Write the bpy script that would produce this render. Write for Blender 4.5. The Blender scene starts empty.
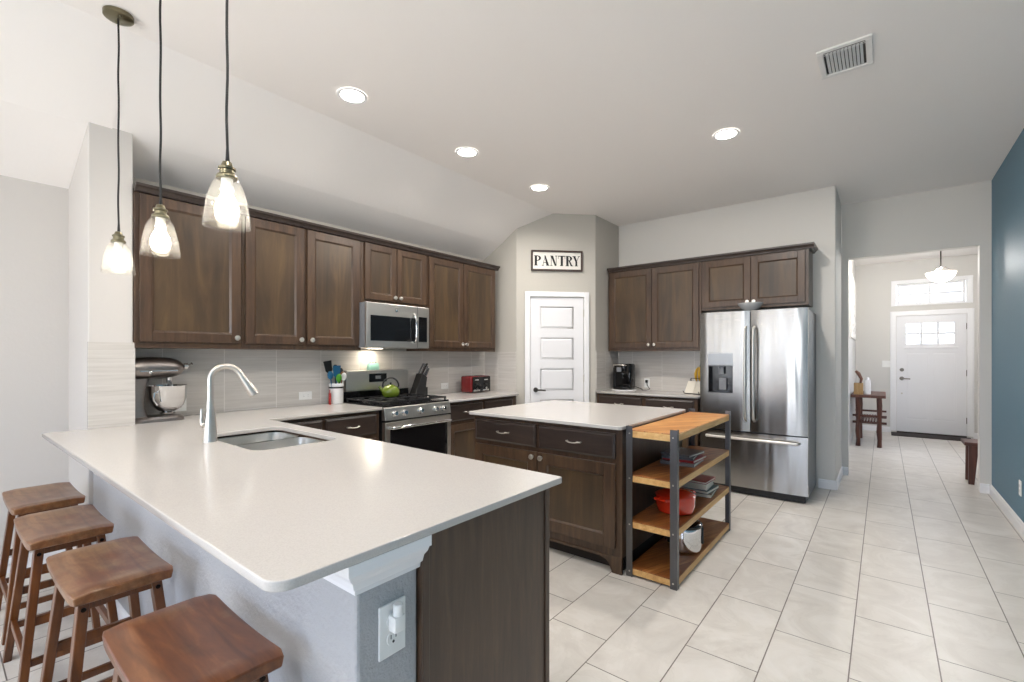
import bpy, bmesh, math, random
from mathutils import Vector, Matrix
random.seed(7)
PI = math.pi
S = bpy.context.scene
COL = S.collection

# ------------------------------------------------------------------ camera
cam_d = bpy.data.cameras.new('camera'); cam = bpy.data.objects.new('camera', cam_d); COL.objects.link(cam)
cam.location = (0, 0, 1.34); cam.rotation_euler = (PI/2, 0, math.atan(371.7/467.0))
cam_d.sensor_width = 36; cam_d.lens = 467*36/1024; cam_d.shift_y = 15/1024; cam_d.clip_start = 0.05
S.camera = cam
# ------------------------------------------------------------------ colour management, world, daylight
S.view_settings.view_transform = 'Standard'; S.view_settings.look = 'None'
S.view_settings.gamma = 1; S.view_settings.use_curve_mapping = False
S.view_settings.exposure = 0.58
W = bpy.data.worlds.new('world'); S.world = W; W.use_nodes = True
wt = W.node_tree; bg = wt.nodes['Background']; bg.inputs[1].default_value = 8.0
wc = wt.nodes.new('ShaderNodeTexCoord'); ws = wt.nodes.new('ShaderNodeSeparateXYZ'); wr = wt.nodes.new('ShaderNodeValToRGB')     # pale sky above, lower half made brighter to throw light on the ceilings
wm = wt.nodes.new('ShaderNodeMapRange'); wm.inputs[1].default_value = -.12; wm.inputs[2].default_value = .12
wt.links.new(wc.outputs['Generated'], ws.inputs[0]); wt.links.new(ws.outputs[2], wm.inputs[0]); wt.links.new(wm.outputs[0], wr.inputs[0])
wr.color_ramp.elements[0].color = (.97, .96, .92, 1); wr.color_ramp.elements[1].color = (.46, .56, .74, 1)
wt.links.new(wr.outputs[0], bg.inputs[0])
def portal(loc, rot, w, h):                     # sampling guides in the window openings; they give off no light of their own
    l = bpy.data.lights.new('window_portal', 'AREA'); l.shape = 'RECTANGLE'; l.size = w; l.size_y = h
    l.cycles.is_portal = True
    o = bpy.data.objects.new('window_portal', l); COL.objects.link(o); o.location = loc; o.rotation_euler = rot
for x, w_ in ((-3.4, .4), (-2.15, .4), (-.425, 1.45)): portal((x, -3.62, 1.35), (PI/2, 0, 0), w_, 2.3)
portal((-4.24, -2.15, 1.3), (PI/2, 0, -PI/2), .9, 2.3)
portal((1.31, 8.35, 1.5), (PI/2, 0, PI/2), .9, 1.2)
portal((0.617, 10.62, 2.41), (PI/2, 0, PI), 0.87, 0.36)

# ------------------------------------------------------------------ materials
M = {}
def srgb(r, g, b):
    f = lambda c: (c/255/12.92) if c <= 10 else ((c/255+0.055)/1.055)**2.4
    return (f(r), f(g), f(b), 1)
class NT:
    def __init__(s, name):
        s.m = bpy.data.materials.new(name); s.m.use_nodes = True; s.t = s.m.node_tree
        s.b = s.t.nodes['Principled BSDF']; M[name] = s.m
    def n(s, typ, **kw):
        nd = s.t.nodes.new(typ)
        for k, v in kw.items():
            if k.startswith('i_'): nd.inputs[k[2:].replace('_', ' ')].default_value = v
            else: setattr(nd, k, v)
        return nd
    def l(s, a, b): s.t.links.new(a, b)
    def coord(s, scale=(1, 1, 1), rot=(0, 0, 0), loc=(0, 0, 0)):
        tc = s.n('ShaderNodeTexCoord'); mp = s.n('ShaderNodeMapping'); mp.inputs['Scale'].default_value = scale
        mp.inputs['Rotation'].default_value = rot; mp.inputs['Location'].default_value = loc
        s.l(tc.outputs['Object'], mp.inputs[0]); return mp.outputs[0]
    def noise(s, vec, scale, detail=4, rough=.5, dist=0):
        nd = s.n('ShaderNodeTexNoise'); nd.inputs['Scale'].default_value = scale; nd.inputs['Detail'].default_value = detail
        nd.inputs['Roughness'].default_value = rough; nd.inputs['Distortion'].default_value = dist
        s.l(vec, nd.inputs['Vector']); return nd.outputs['Fac']
    def ramp(s, fac, stops):
        r = s.n('ShaderNodeValToRGB'); e = r.color_ramp.elements
        e[0].position, e[0].color = stops[0]; e[1].position, e[1].color = stops[-1]
        for p, c in stops[1:-1]:
            q = e.new(p); q.color = c
        s.l(fac, r.inputs[0]); return r.outputs[0]
    def mix(s, fac, a, b, mode='MIX'):
        nd = s.n('ShaderNodeMix', data_type='RGBA', blend_type=mode)
        for sock, v in ((nd.inputs[0], fac), (nd.inputs[6], a), (nd.inputs[7], b)):
            if isinstance(v, (float, int, tuple)): sock.default_value = v
            else: s.l(v, sock)
        return nd.outputs[2]
    def math(s, op, a, b=None):
        nd = s.n('ShaderNodeMath', operation=op)
        for i, v in enumerate((a, b)):
            if v is None: continue
            if isinstance(v, (float, int)): nd.inputs[i].default_value = v
            else: s.l(v, nd.inputs[i])
        return nd.outputs[0]
    def bump(s, h, strength, dist=.01):
        bp = s.n('ShaderNodeBump'); bp.inputs['Strength'].default_value = strength; bp.inputs['Distance'].default_value = dist
        s.l(h, bp.inputs['Height']); s.l(bp.outputs[0], s.b.inputs['Normal'])
    def base(s, c):
        if isinstance(c, tuple): s.b.inputs['Base Color'].default_value = c
        else: s.l(c, s.b.inputs['Base Color'])
def plain(name, c, rough=.5, metal=0, coat=0, spec=None):
    t = NT(name); t.base(c); t.b.inputs['Roughness'].default_value = rough; t.b.inputs['Metallic'].default_value = metal
    t.b.inputs['Coat Weight'].default_value = coat
    if spec is not None: t.b.inputs['Specular IOR Level'].default_value = spec
    v = t.coord(); f = t.noise(v, 14, 3)                       # slight mottling so nothing is perfectly flat
    t.base(t.mix(f, tuple(x*.94 for x in c[:3])+(1,), tuple(min(1, x*1.06) for x in c[:3])+(1,)))
    return t
def paint(name, c, bumps=.12, rough=.75, scale=45):
    t = NT(name); t.base(c); t.b.inputs['Roughness'].default_value = rough
    v = t.coord(); f = t.noise(v, scale, 5, .6); t.bump(f, bumps, .01)
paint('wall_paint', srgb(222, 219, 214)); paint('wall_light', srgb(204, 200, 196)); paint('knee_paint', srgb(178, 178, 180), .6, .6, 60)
paint('ceiling_paint', srgb(243, 239, 236), .08, .85, 60)
paint('pantry_paint', srgb(190, 186, 178)); paint('blue_paint', srgb(92, 128, 147), .3, .55, 55)
paint('entry_paint', srgb(212, 210, 206)); paint('trim_white', srgb(238, 238, 240), .01, .35)
paint('door_white', srgb(232, 232, 235), .02, .35)

def wood(name, c0, c1, c2, rough=.4, scale=3.0, axis='z', bumps=.05, coat=0, streak=.8):
    t = NT(name); sc = {'z': (9, 9, 1), 'x': (1, 9, 9), 'y': (9, 1, 9)}[axis]
    inf = t.n('ShaderNodeObjectInfo')
    tc = t.n('ShaderNodeTexCoord'); mp = t.n('ShaderNodeMapping'); mp.inputs['Scale'].default_value = sc
    ad = t.n('ShaderNodeVectorMath', operation='ADD'); cb = t.n('ShaderNodeCombineXYZ')
    r = t.math('MULTIPLY', inf.outputs['Random'], 37.0)
    t.l(r, cb.inputs[0]); t.l(r, cb.inputs[1]); t.l(r, cb.inputs[2])
    t.l(tc.outputs['Object'], ad.inputs[0]); t.l(cb.outputs[0], ad.inputs[1]); t.l(ad.outputs[0], mp.inputs[0])
    v = mp.outputs[0]
    f = t.noise(v, scale, 8, .62, .6); g = t.noise(v, scale*6, 4, .6)
    v2 = ad.outputs[0]; big = t.noise(v2, 2.2, 2, .5)
    col = t.ramp(f, [(.28, c0), (.5, c1), (.75, c2)])
    col = t.mix(t.math('MULTIPLY', g, .35), col, c0)
    col = t.mix(t.ramp(big, [(.35, (0, 0, 0, 1)), (.7, (1, 1, 1, 1))]), col, t.mix(.35*streak, col, c2))
    t.base(col); t.b.inputs['Roughness'].default_value = rough; t.b.inputs['Coat Weight'].default_value = coat
    t.bump(g, bumps, .002)
    return t
wood('cabinet_wood', srgb(54, 41, 33), srgb(76, 58, 46), srgb(102, 79, 58), .3)
wood('cabinet_panel', srgb(52, 42, 34), srgb(74, 59, 45), srgb(108, 86, 59), .3, 1.1)
wood('cabinet_horizontal', srgb(42, 34, 31), srgb(56, 46, 42), srgb(74, 62, 55), .3, 3, 'x')
wood('stool_wood', srgb(66, 33, 10), srgb(100, 54, 18), srgb(126, 74, 28), .34, 3, 'z', .05, .2)
wood('shelf_side', srgb(176, 124, 66), srgb(216, 170, 106), srgb(238, 206, 146), .5, 3, 'y')
wood('rustic_wood', srgb(48, 26, 20), srgb(82, 44, 32), srgb(108, 62, 44), .45, 3, 'z')
wood('box_wood', srgb(130, 100, 60), srgb(168, 134, 86), srgb(196, 164, 116), .5, 3, 'z')
# worn stool seat
for SN, WA, WB in (('seat_wood', .38, .62), ('seat_red', .56, .85)):
  t = NT(SN); v = t.coord((1, 7, 7)); f = t.noise(v, 4, 8, .6, .5); v2 = t.coord(); w = t.noise(v2, 7, 4, .6)
  inf = t.n('ShaderNodeObjectInfo')
  col = t.ramp(f, [(.3, srgb(80, 40, 14)), (.55, srgb(112, 62, 26)), (.75, srgb(138, 86, 44))])
  worn = t.ramp(f, [(.3, srgb(116, 84, 54)), (.7, srgb(158, 126, 90))])
  t.base(t.mix(t.ramp(w, [(WA, (0, 0, 0, 1)), (WB, (.8, .8, .8, 1))]), col, worn))
  t.b.inputs['Roughness'].default_value = .32; t.b.inputs['Coat Weight'].default_value = .15; t.bump(f, .06, .003)
# butcher planks of the cart
def planks(name, c0, c1, c2, rot, w=.062, rough=.42):
    t = NT(name); v = t.coord((1, 1, 1), (0, 0, rot)); sep = t.n('ShaderNodeSeparateXYZ'); t.l(v, sep.inputs[0])
    k = t.math('FLOOR', t.math('DIVIDE', sep.outputs[0], w)); wn = t.n('ShaderNodeTexWhiteNoise', noise_dimensions='1D'); t.l(k, wn.inputs['W'])
    m2 = t.n('ShaderNodeMapping'); m2.inputs['Scale'].default_value = (14, 1.4, 14); t.l(v, m2.inputs[0])
    f = t.noise(m2.outputs[0], 3, 8, .6, .8)
    col = t.ramp(f, [(.28, c0), (.5, c1), (.75, c2)])
    col = t.mix(t.math('MULTIPLY', wn.outputs['Value'], .75), col, c0)
    fr = t.math('FRACT', t.math('DIVIDE', sep.outputs[0], w)); edge = t.math('LESS_THAN', fr, .03)
    col = t.mix(edge, col, srgb(70, 40, 18)); t.base(col); t.b.inputs['Roughness'].default_value = rough; t.bump(f, .1, .002)
planks('plank_top', srgb(150, 92, 44), srgb(190, 134, 76), srgb(222, 172, 108), .62, .085)
planks('plank_shelf', srgb(120, 66, 26), srgb(158, 98, 48), srgb(196, 140, 80), .35, .08)
# floor tiles
t = NT('floor_tile'); v = t.coord(); sep = t.n('ShaderNodeSeparateXYZ'); t.l(v, sep.inputs[0])
xs = t.math('DIVIDE', t.math('ADD', sep.outputs[0], .115), .302); k = t.math('FLOOR', xs); fx = t.math('FRACT', xs)
ys = t.math('DIVIDE', t.math('ADD', t.math('SUBTRACT', sep.outputs[1], 2.99), t.math('MULTIPLY', k, .198)), .595)
ky = t.math('FLOOR', ys); fy = t.math('FRACT', ys)
def near(fr, w):
    a = t.math('LESS_THAN', fr, w); b = t.math('GREATER_THAN', fr, 1-w); return t.math('MAXIMUM', a, b)
gr = t.math('MAXIMUM', near(fx, .0085), near(fy, .0042))
wn = t.n('ShaderNodeTexWhiteNoise', noise_dimensions='2D'); cb = t.n('ShaderNodeCombineXYZ'); t.l(k, cb.inputs[0]); t.l(ky, cb.inputs[1]); t.l(cb.outputs[0], wn.inputs['Vector'])
off = t.n('ShaderNodeVectorMath', operation='SCALE'); t.l(wn.outputs['Color'], off.inputs[0]); off.inputs['Scale'].default_value = 9
av = t.n('ShaderNodeVectorMath', operation='ADD'); t.l(v, av.inputs[0]); t.l(off.outputs[0], av.inputs[1])
f1 = t.noise(av.outputs[0], 3.2, 8, .62, 1.6); f2 = t.noise(av.outputs[0], 22, 4, .6)
col = t.ramp(f1, [(.3, srgb(200, 194, 187)), (.5, srgb(216, 211, 204)), (.7, srgb(226, 222, 217))])
vein = t.ramp(f1, [(.485, (0, 0, 0, 1)), (.5, (1, 1, 1, 1)), (.515, (0, 0, 0, 1))])
col = t.mix(t.math('MULTIPLY', vein, .16), col, srgb(176, 170, 164)); col = t.mix(t.math('MULTIPLY', f2, .15), col, srgb(190, 184, 176))
col = t.mix(t.math('MULTIPLY', wn.outputs['Value'], .18), col, srgb(200, 194, 188))
col = t.mix(gr, col, srgb(112, 104, 98)); t.base(col)
t.b.inputs['Roughness'].default_value = .28
rr = t.n('ShaderNodeMapRange'); rr.inputs['To Min'].default_value = .285; rr.inputs['To Max'].default_value = .36; t.l(f1, rr.inputs[0]); t.l(rr.outputs[0], t.b.inputs['Roughness'])
t.bump(t.math('SUBTRACT', t.math('MULTIPLY', f1, .15), gr), .25, .002)
# backsplash tiles (object space: u along the wall, z up, courses of .197)
def splash(name, ax):
    t = NT(name); v = t.coord(); sep = t.n('ShaderNodeSeparateXYZ'); t.l(v, sep.inputs[0])
    u = t.math('DIVIDE', t.math('SUBTRACT', sep.outputs[ax], (.96 if name == 'splash_end' else 1.41) if ax == 1 else -2.53), .388); z = t.math('DIVIDE', t.math('SUBTRACT', sep.outputs[2], .93), .197)
    fu = t.math('FRACT', u); fz = t.math('FRACT', z); ku = t.math('FLOOR', u); kz = t.math('FLOOR', z)
    g1 = t.math('LESS_THAN', fu, .012); g2 = t.math('LESS_THAN', fz, .012)
    wn = t.n('ShaderNodeTexWhiteNoise', noise_dimensions='2D'); cb = t.n('ShaderNodeCombineXYZ'); t.l(ku, cb.inputs[0]); t.l(kz, cb.inputs[1]); t.l(cb.outputs[0], wn.inputs['Vector'])
    sc = [1.2, 1.2, 1.2]; sc[2] = 34; mp = t.n('ShaderNodeMapping'); mp.inputs['Scale'].default_value = sc
    av = t.n('ShaderNodeVectorMath', operation='ADD'); t.l(v, av.inputs[0]); t.l(wn.outputs['Color'], av.inputs[1]); t.l(av.outputs[0], mp.inputs[0])
    f = t.noise(mp.outputs[0], 1.6, 6, .65)
    col = t.ramp(f, [(.3, srgb(192, 187, 181)), (.5, srgb(202, 197, 191)), (.72, srgb(212, 208, 203))])
    col = t.mix(g1, col, srgb(226, 222, 217)); col = t.mix(t.math('MULTIPLY', g2, .5), col, srgb(170, 164, 158))
    t.base(col); t.b.inputs['Roughness'].default_value = .16; t.bump(t.math('ADD', g1, g2), -.15, .001)
splash('splash_y', 1); splash('splash_end', 1); splash('splash_x', 0)
# quartz
t = NT('quartz'); v = t.coord(); f = t.noise(v, 260, 2); t.base(t.ramp(f, [(.3, srgb(188, 184, 180)), (.6, srgb(196, 192, 188))]))
t.b.inputs['Roughness'].default_value = .16
# metals
def steel(name, c, rough, stretch=None, wav=0, scale=1.0):
    t = NT(name); t.b.inputs['Metallic'].default_value = 1; t.b.inputs['Roughness'].default_value = rough
    v = t.coord(stretch or (1, 1, 1)); f = t.noise(v, 60*scale, 3)
    t.base(t.mix(f, tuple(x*.9 for x in c[:3])+(1,), c))
    if wav:
        v2 = t.coord((1, 1, .12)); g = t.noise(v2, 8.5, 1, .3, .3); t.bump(g, wav, .02)
steel('stainless', srgb(168, 166, 163), .24, (60, 60, .6), .5)
steel('stainless_range', srgb(218, 214, 208), .36, (.6, 60, 60))
steel('sink_steel', srgb(225, 222, 216), .3, (60, 2, 60))
steel('chrome', srgb(225, 225, 225), .07); steel('panel_grey', srgb(150, 152, 154), .3); steel('door_metal', srgb(120, 114, 108), .35); steel('knob_metal', srgb(240, 236, 228), .32); steel('nickel', srgb(212, 207, 200), .34); steel('brass_antique', srgb(128, 122, 100), .3)
steel('iron_leg', srgb(112, 112, 114), .42); steel('mixer_metal', srgb(150, 143, 140), .34); steel('bolt_dark', srgb(40, 36, 34), .4)
plain('fridge_side', srgb(120, 122, 124), .4, .3); plain('black_gloss', srgb(14, 14, 16), .12); plain('black_matte', srgb(22, 22, 24), .5)
plain('grate_iron', srgb(34, 34, 36), .45); plain('oven_glass', srgb(20, 20, 22), .06); plain('toe_dark', srgb(40, 33, 30), .6)
plain('white_plastic', srgb(236, 236, 234), .3); plain('socket_dark', srgb(40, 40, 40), .5); plain('grey_plastic', srgb(120, 122, 126), .35)
plain('kettle_green', srgb(98, 116, 34), .18, 0, .4); plain('enamel_red', srgb(206, 50, 26), .15, 0, .7); plain('toaster_red', srgb(112, 18, 20), .25, 0, .3)
plain('ceramic_white', srgb(230, 230, 230), .2, 0, .4); plain('ceramic_grey', srgb(176, 178, 180), .3, 0, .3); plain('teal_ceramic', srgb(150, 196, 184), .3)
plain('utensil_blue', srgb(30, 96, 136), .35); plain('utensil_green', srgb(84, 160, 50), .35); plain('utensil_red', srgb(170, 34, 30), .35); plain('utensil_wood', srgb(150, 104, 60), .5)
plain('brown_leather', srgb(94, 56, 38), .5); plain('banana_yellow', srgb(214, 168, 40), .45); plain('mat_dark', srgb(52, 46, 44), .9)
plain('cover_grey', srgb(104, 102, 104), .4); plain('cover_red', srgb(160, 34, 34), .4); plain('cover_slate', srgb(70, 74, 80), .4); plain('cover_brown', srgb(110, 84, 52), .4)
plain('cover_teal', srgb(46, 78, 80), .4); plain('cover_white', srgb(214, 214, 210), .45); plain('paper', srgb(228, 222, 208), .7); plain('sign_board', srgb(232, 228, 222), .6)
plain('sign_ink', srgb(20, 20, 22), .6); plain('sign_frame', srgb(58, 40, 34), .5); plain('cord_black', srgb(24, 22, 22), .6); plain('art_white', srgb(232, 230, 226), .7); plain('art_mark', srgb(120, 118, 124), .7)
plain('vent_metal', srgb(232, 230, 228), .4); plain('vent_dark', srgb(50, 48, 46), .7); plain('display_glow', srgb(30, 36, 40), .1)
def emit(name, c, s):
    t = NT(name); t.base(c); t.b.inputs['Emission Color'].default_value = c; t.b.inputs['Emission Strength'].default_value = s
emit('lamp_lens', (1, .95, .86, 1), 14); emit('bulb_glow', (1, .9, .74, 1), 30); emit('bowl_glow', (1, .93, .84, 1), 2.2); emit('hood_lens', (1, .9, .75, 1), 10)
def glass(name, tint=(1, 1, 1, 1), ior=1.45, scale=1.0, body=.02, milk=0):
    t = NT(name); tr = t.n('ShaderNodeBsdfTransparent'); tr.inputs[0].default_value = tint
    gl = t.n('ShaderNodeBsdfGlossy'); gl.inputs['Roughness'].default_value = .03; fr = t.n('ShaderNodeLayerWeight'); fr.inputs[0].default_value = .25
    mx = t.n('ShaderNodeMixShader'); t.l(t.math('ADD', t.math('MULTIPLY', t.math('POWER', fr.outputs[1], 3.0), .55*scale), body), mx.inputs[0]); t.l(tr.outputs[0], mx.inputs[1]); t.l(gl.outputs[0], mx.inputs[2])
    if milk:
        tl = t.n('ShaderNodeBsdfTranslucent'); df = t.n('ShaderNodeAddShader'); dd = t.n('ShaderNodeBsdfDiffuse'); t.l(tl.outputs[0], df.inputs[0]); t.l(dd.outputs[0], df.inputs[1])
        m3 = t.n('ShaderNodeMixShader'); m3.inputs[0].default_value = milk; t.l(mx.outputs[0], m3.inputs[1]); t.l(df.outputs[0], m3.inputs[2]); mx = m3
    t.l(mx.outputs[0], t.t.nodes['Material Output'].inputs[0])
glass('window_glass'); glass('entry_glass', (.5, .5, .5, 1)); glass('shade_glass', (.99, .985, .97, 1), 1.5, 1.4, .02, .012); glass('smoke_glass', (.5, .52, .55, 1))

# ------------------------------------------------------------------ mesh helpers
class MB:
    def __init__(s): s.b = bmesh.new(); s.mats = []
    def _xf(s, vs, mat):
        if mat is not None: bmesh.ops.transform(s.b, matrix=mat, verts=vs)
    def box(s, x0, x1, y0, y1, z0, z1, bev=0, mat=None, seg=2):
        r = bmesh.ops.create_cube(s.b, size=1); vs = r['verts']
        for v in vs: v.co = Vector((x0+(v.co.x+.5)*(x1-x0), y0+(v.co.y+.5)*(y1-y0), z0+(v.co.z+.5)*(z1-z0)))
        if bev:
            es = list({e for v in vs for e in v.link_edges})
            n0 = set(s.b.verts) - set(vs)
            bmesh.ops.bevel(s.b, geom=vs+es, offset=bev, segments=seg, profile=.5, affect='EDGES')
            vs = [v for v in s.b.verts if v not in n0]
        s._xf(vs, mat); return s
    def lathe(s, prof, seg=32, mat=None, cap=True):
        rings = []; new = []
        for r, z in prof:
            if r < 1e-6: v = s.b.verts.new((0, 0, z)); rings.append([v]); new.append(v)
            else:
                ring = [s.b.verts.new((r*math.cos(2*PI*i/seg), r*math.sin(2*PI*i/seg), z)) for i in range(seg)]; rings.append(ring); new += ring
        for a, b in zip(rings, rings[1:]):
            for i in range(seg):
                j = (i+1) % seg
                if len(a) == 1 and len(b) == 1: continue
                if len(a) == 1: s.b.faces.new((a[0], b[j], b[i]))
                elif len(b) == 1: s.b.faces.new((a[i], a[j], b[0]))
                else: s.b.faces.new((a[i], a[j], b[j], b[i]))
        if cap:
            if len(rings[0]) > 1: s.b.faces.new(list(reversed(rings[0])))
            if len(rings[-1]) > 1: s.b.faces.new(rings[-1])
        s._xf(new, mat); return s
    def cyl(s, p0, p1, r0, r1=None, seg=16, cap=True):
        p0, p1 = Vector(p0), Vector(p1); d = p1-p0; q = Vector((0, 0, 1)).rotation_difference(d.normalized())
        return s.lathe([(r0, 0), (r0 if r1 is None else r1, d.length)], seg, Matrix.Translation(p0) @ q.to_matrix().to_4x4(), cap)
    def tube(s, pts, r, seg=10, closed=False):
        pts = [Vector(p) for p in pts]; n = len(pts); rs = r if isinstance(r, (list, tuple)) else [r]*n
        rings = []; up = None
        for i, p in enumerate(pts):
            a = pts[i-1] if i > 0 or closed else pts[0]; c = pts[(i+1) % n] if i < n-1 or closed else pts[-1]
            d = (c-a).normalized()
            if up is None:
                up = Vector((0, 0, 1)) if abs(d.z) < .9 else Vector((1, 0, 0))
            x = d.cross(up)
            if x.length < 1e-5: x = d.cross(Vector((.3, .9, .1)))
            x.normalize(); y = x.cross(d).normalized(); up = y
            rings.append([s.b.verts.new(p + rs[i]*(math.cos(2*PI*k/seg)*x + math.sin(2*PI*k/seg)*y)) for k in range(seg)])
        prs = list(zip(rings, rings[1:])) + ([(rings[-1], rings[0])] if closed else [])
        for a, b in prs:
            for k in range(seg): s.b.faces.new((a[k], a[(k+1) % seg], b[(k+1) % seg], b[k]))
        if not closed: s.b.faces.new(list(reversed(rings[0]))); s.b.faces.new(rings[-1])
        return s
    def prism(s, poly, axis, a0, a1, mat=None):          # polygon in the two other axes, extruded from a0 to a1
        def P(p, a): return {'x': (a, p[0], p[1]), 'y': (p[0], a, p[1]), 'z': (p[0], p[1], a)}[axis]
        A = [s.b.verts.new(P(p, a0)) for p in poly]; B = [s.b.verts.new(P(p, a1)) for p in poly]; n = len(poly)
        s.b.faces.new(A); s.b.faces.new(list(reversed(B)))
        for i in range(n): s.b.faces.new((A[i], B[i], B[(i+1) % n], A[(i+1) % n]))
        s._xf(A+B, mat); return s
    def bar(s, p0, p1, w, d, xdir=(1, 0, 0), w1=None, d1=None):   # tapered rectangular bar
        p0, p1 = Vector(p0), Vector(p1); z = (p1-p0).normalized(); x = Vector(xdir); x = (x - z*x.dot(z)).normalized(); y = z.cross(x)
        w1 = w if w1 is None else w1; d1 = d if d1 is None else d1
        A = [s.b.verts.new(p0 + sx*w/2*x + sy*d/2*y) for sx, sy in ((-1, -1), (1, -1), (1, 1), (-1, 1))]
        B = [s.b.verts.new(p1 + sx*w1/2*x + sy*d1/2*y) for sx, sy in ((-1, -1), (1, -1), (1, 1), (-1, 1))]
        s.b.faces.new(list(reversed(A))); s.b.faces.new(B)
        for i in range(4): s.b.faces.new((A[i], A[(i+1) % 4], B[(i+1) % 4], B[i]))
        return s
    def loft(s, rings, cap=True):
        R = [[s.b.verts.new(p) for p in r] for r in rings]; n = len(R[0])
        for a, b in zip(R, R[1:]):
            for i in range(n): s.b.faces.new((a[i], a[(i+1) % n], b[(i+1) % n], b[i]))
        if cap: s.b.faces.new(list(reversed(R[0]))); s.b.faces.new(R[-1])
        return s
    def ball(s, c, r, sc=(1, 1, 1), seg=20):
        q = bmesh.ops.create_uvsphere(s.b, u_segments=seg, v_segments=seg//2, radius=r)
        s._xf(q['verts'], Matrix.Translation(c) @ Matrix.Diagonal((*sc, 1))); return s
    def build(s, name, mat, parent=None, smooth=False, bevel=0, loc=None):
        bmesh.ops.recalc_face_normals(s.b, faces=s.b.faces)
        me = bpy.data.meshes.new(name); s.b.to_mesh(me); s.b.free()
        me.materials.append(M[mat] if isinstance(mat, str) else mat)
        o = bpy.data.objects.new(name, me); COL.objects.link(o)
        if smooth:
            for p in me.polygons: p.use_smooth = True
            me.set_sharp_from_angle(angle=math.radians(38))
        if bevel:
            m = o.modifiers.new('bevel', 'BEVEL'); m.width = bevel; m.segments = 2; m.limit_method = 'ANGLE'; m.angle_limit = math.radians(40)
        if parent: o.parent = parent
        if loc: o.location = loc
        return o
def rrect(x0, x1, y0, y1, r, n=6):
    P = []
    for cx, cy, a in ((x1-r, y1-r, 0), (x0+r, y1-r, 90), (x0+r, y0+r, 180), (x1-r, y0+r, 270)):
        for i in range(n+1):
            t_ = math.radians(a+90*i/n); P.append((cx+r*math.cos(t_), cy+r*math.sin(t_)))
    return P
def slab(name, outer, holes, z0, z1, mat, parent=None, bev=.003):
    cu = bpy.data.curves.new(name, 'CURVE'); cu.dimensions = '2D'; cu.fill_mode = 'BOTH'
    for pl in [outer]+holes:
        sp = cu.splines.new('POLY'); sp.points.add(len(pl)-1); sp.use_cyclic_u = True
        for p, q in zip(sp.points, pl): p.co = (q[0], q[1], 0, 1)
    cu.extrude = (z1-z0)/2-bev; cu.bevel_depth = bev; cu.bevel_resolution = 2; cu.offset = -bev
    tmp = bpy.data.objects.new('tmp', cu); COL.objects.link(tmp)
    bpy.context.view_layer.update(); dg = bpy.context.evaluated_depsgraph_get()
    me = bpy.data.meshes.new_from_object(tmp.evaluated_get(dg)); bpy.data.objects.remove(tmp); bpy.data.curves.remove(cu)
    me.name = name; me.materials.clear(); me.materials.append(M[mat])
    for v in me.vertices: v.co.z += (z0+z1)/2
    o = bpy.data.objects.new(name, me); COL.objects.link(o)
    if parent: o.parent = parent
    return o
def tag(o, label, cat, group=None, kind=None):
    o['label'] = label; o['category'] = cat
    if group: o['group'] = group
    if kind: o['kind'] = kind
    return o
def thing(name, label, cat, loc=(0, 0, 0), rz=0, group=None):
    o = bpy.data.objects.new(name, None); o.empty_display_size = .1; COL.objects.link(o); o.location = loc; o.rotation_euler = (0, 0, rz)
    return tag(o, label, cat, group)
def copy_tree(o, parent=None):
    c = o.copy(); COL.objects.link(c)
    if parent: c.parent = parent
    for ch in list(o.children): copy_tree(ch, c)
    return c
def struct(name, mb, mat, label=None, cat=None, parent=None, smooth=False, bevel=0):
    o = mb.build(name, mat, parent, smooth, bevel)
    if not parent: o['kind'] = 'structure'
    if label: o['label'] = label; o['category'] = cat
    return o

# ------------------------------------------------------------------ the shell
H = 3.045
struct('floor', MB().box(-4.4, 1.45, -3.75, 10.75, -.1, 0), 'floor_tile', 'pale stone-look rectangular floor tiles laid in offset rows through kitchen and hall', 'floor')
c = MB()
c.prism([(-4.1, 2.452), (-3.65, 2.70), (-3.10, H), (.95, H), (.95, 3.2), (-4.1, 3.2)], 'y', .7, 6.57)
c.prism([(-4.4, 2.376), (-3.65, 2.693), (-3.10, H), (.95, H), (.95, 3.2), (-4.4, 3.2)], 'y', -3.75, .7)
struct('ceiling', c, 'ceiling_paint', 'white ceiling sloping down above the cabinets on the left', 'ceiling')
struct('ceiling', MB().box(-.52, 1.45, 6.57, 10.75, 2.99, 3.2), 'ceiling_paint', 'flat white ceiling of the entry hall beyond the opening', 'ceiling')
def wall_hole(mb, axis, a, b, c0, c1, z0, z1, holes):
    """wall along one axis from c0 to c1 at depth a..b with rectangular holes (u0,u1,z0,z1)"""
    def bx(u0, u1, w0, w1):
        if u1-u0 < 1e-4 or w1-w0 < 1e-4: return
        if axis == 'x': mb.box(u0, u1, a, b, w0, w1)
        else: mb.box(a, b, u0, u1, w0, w1)
    u = c0
    for h in sorted(holes):
        bx(u, h[0], z0, z1); bx(h[0], h[1], z0, h[2]); bx(h[0], h[1], h[3], z1); u = h[1]
    bx(u, c1, z0, z1); return mb
struct('wall_left', MB().box(-4.1, -3.94, .80, 4.40, 0, 2.75), 'pantry_paint', 'greige kitchen wall behind the dark cabinets', 'wall')
struct('wall_living', wall_hole(MB(), 'y', -4.38, -4.23, -3.75, .70, 0, 2.6, [(-2.6, -1.7, .15, 2.45)]), 'wall_light', 'pale grey living room wall at the left edge', 'wall')
struct('wall_column', MB().box(-4.35, -3.63, .592, .80, 0, 2.78, .006), 'wall_light', 'pale wall end standing between counter and cabinets', 'wall')
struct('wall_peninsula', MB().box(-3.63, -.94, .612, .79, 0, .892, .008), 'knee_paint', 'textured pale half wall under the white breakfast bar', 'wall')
struct('wall_fridge', MB().box(-2.729, -.375, 5.67, 6.45, 0, 3.1, .012), 'wall_paint', 'light grey wall behind and above the refrigerator', 'wall')
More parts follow.
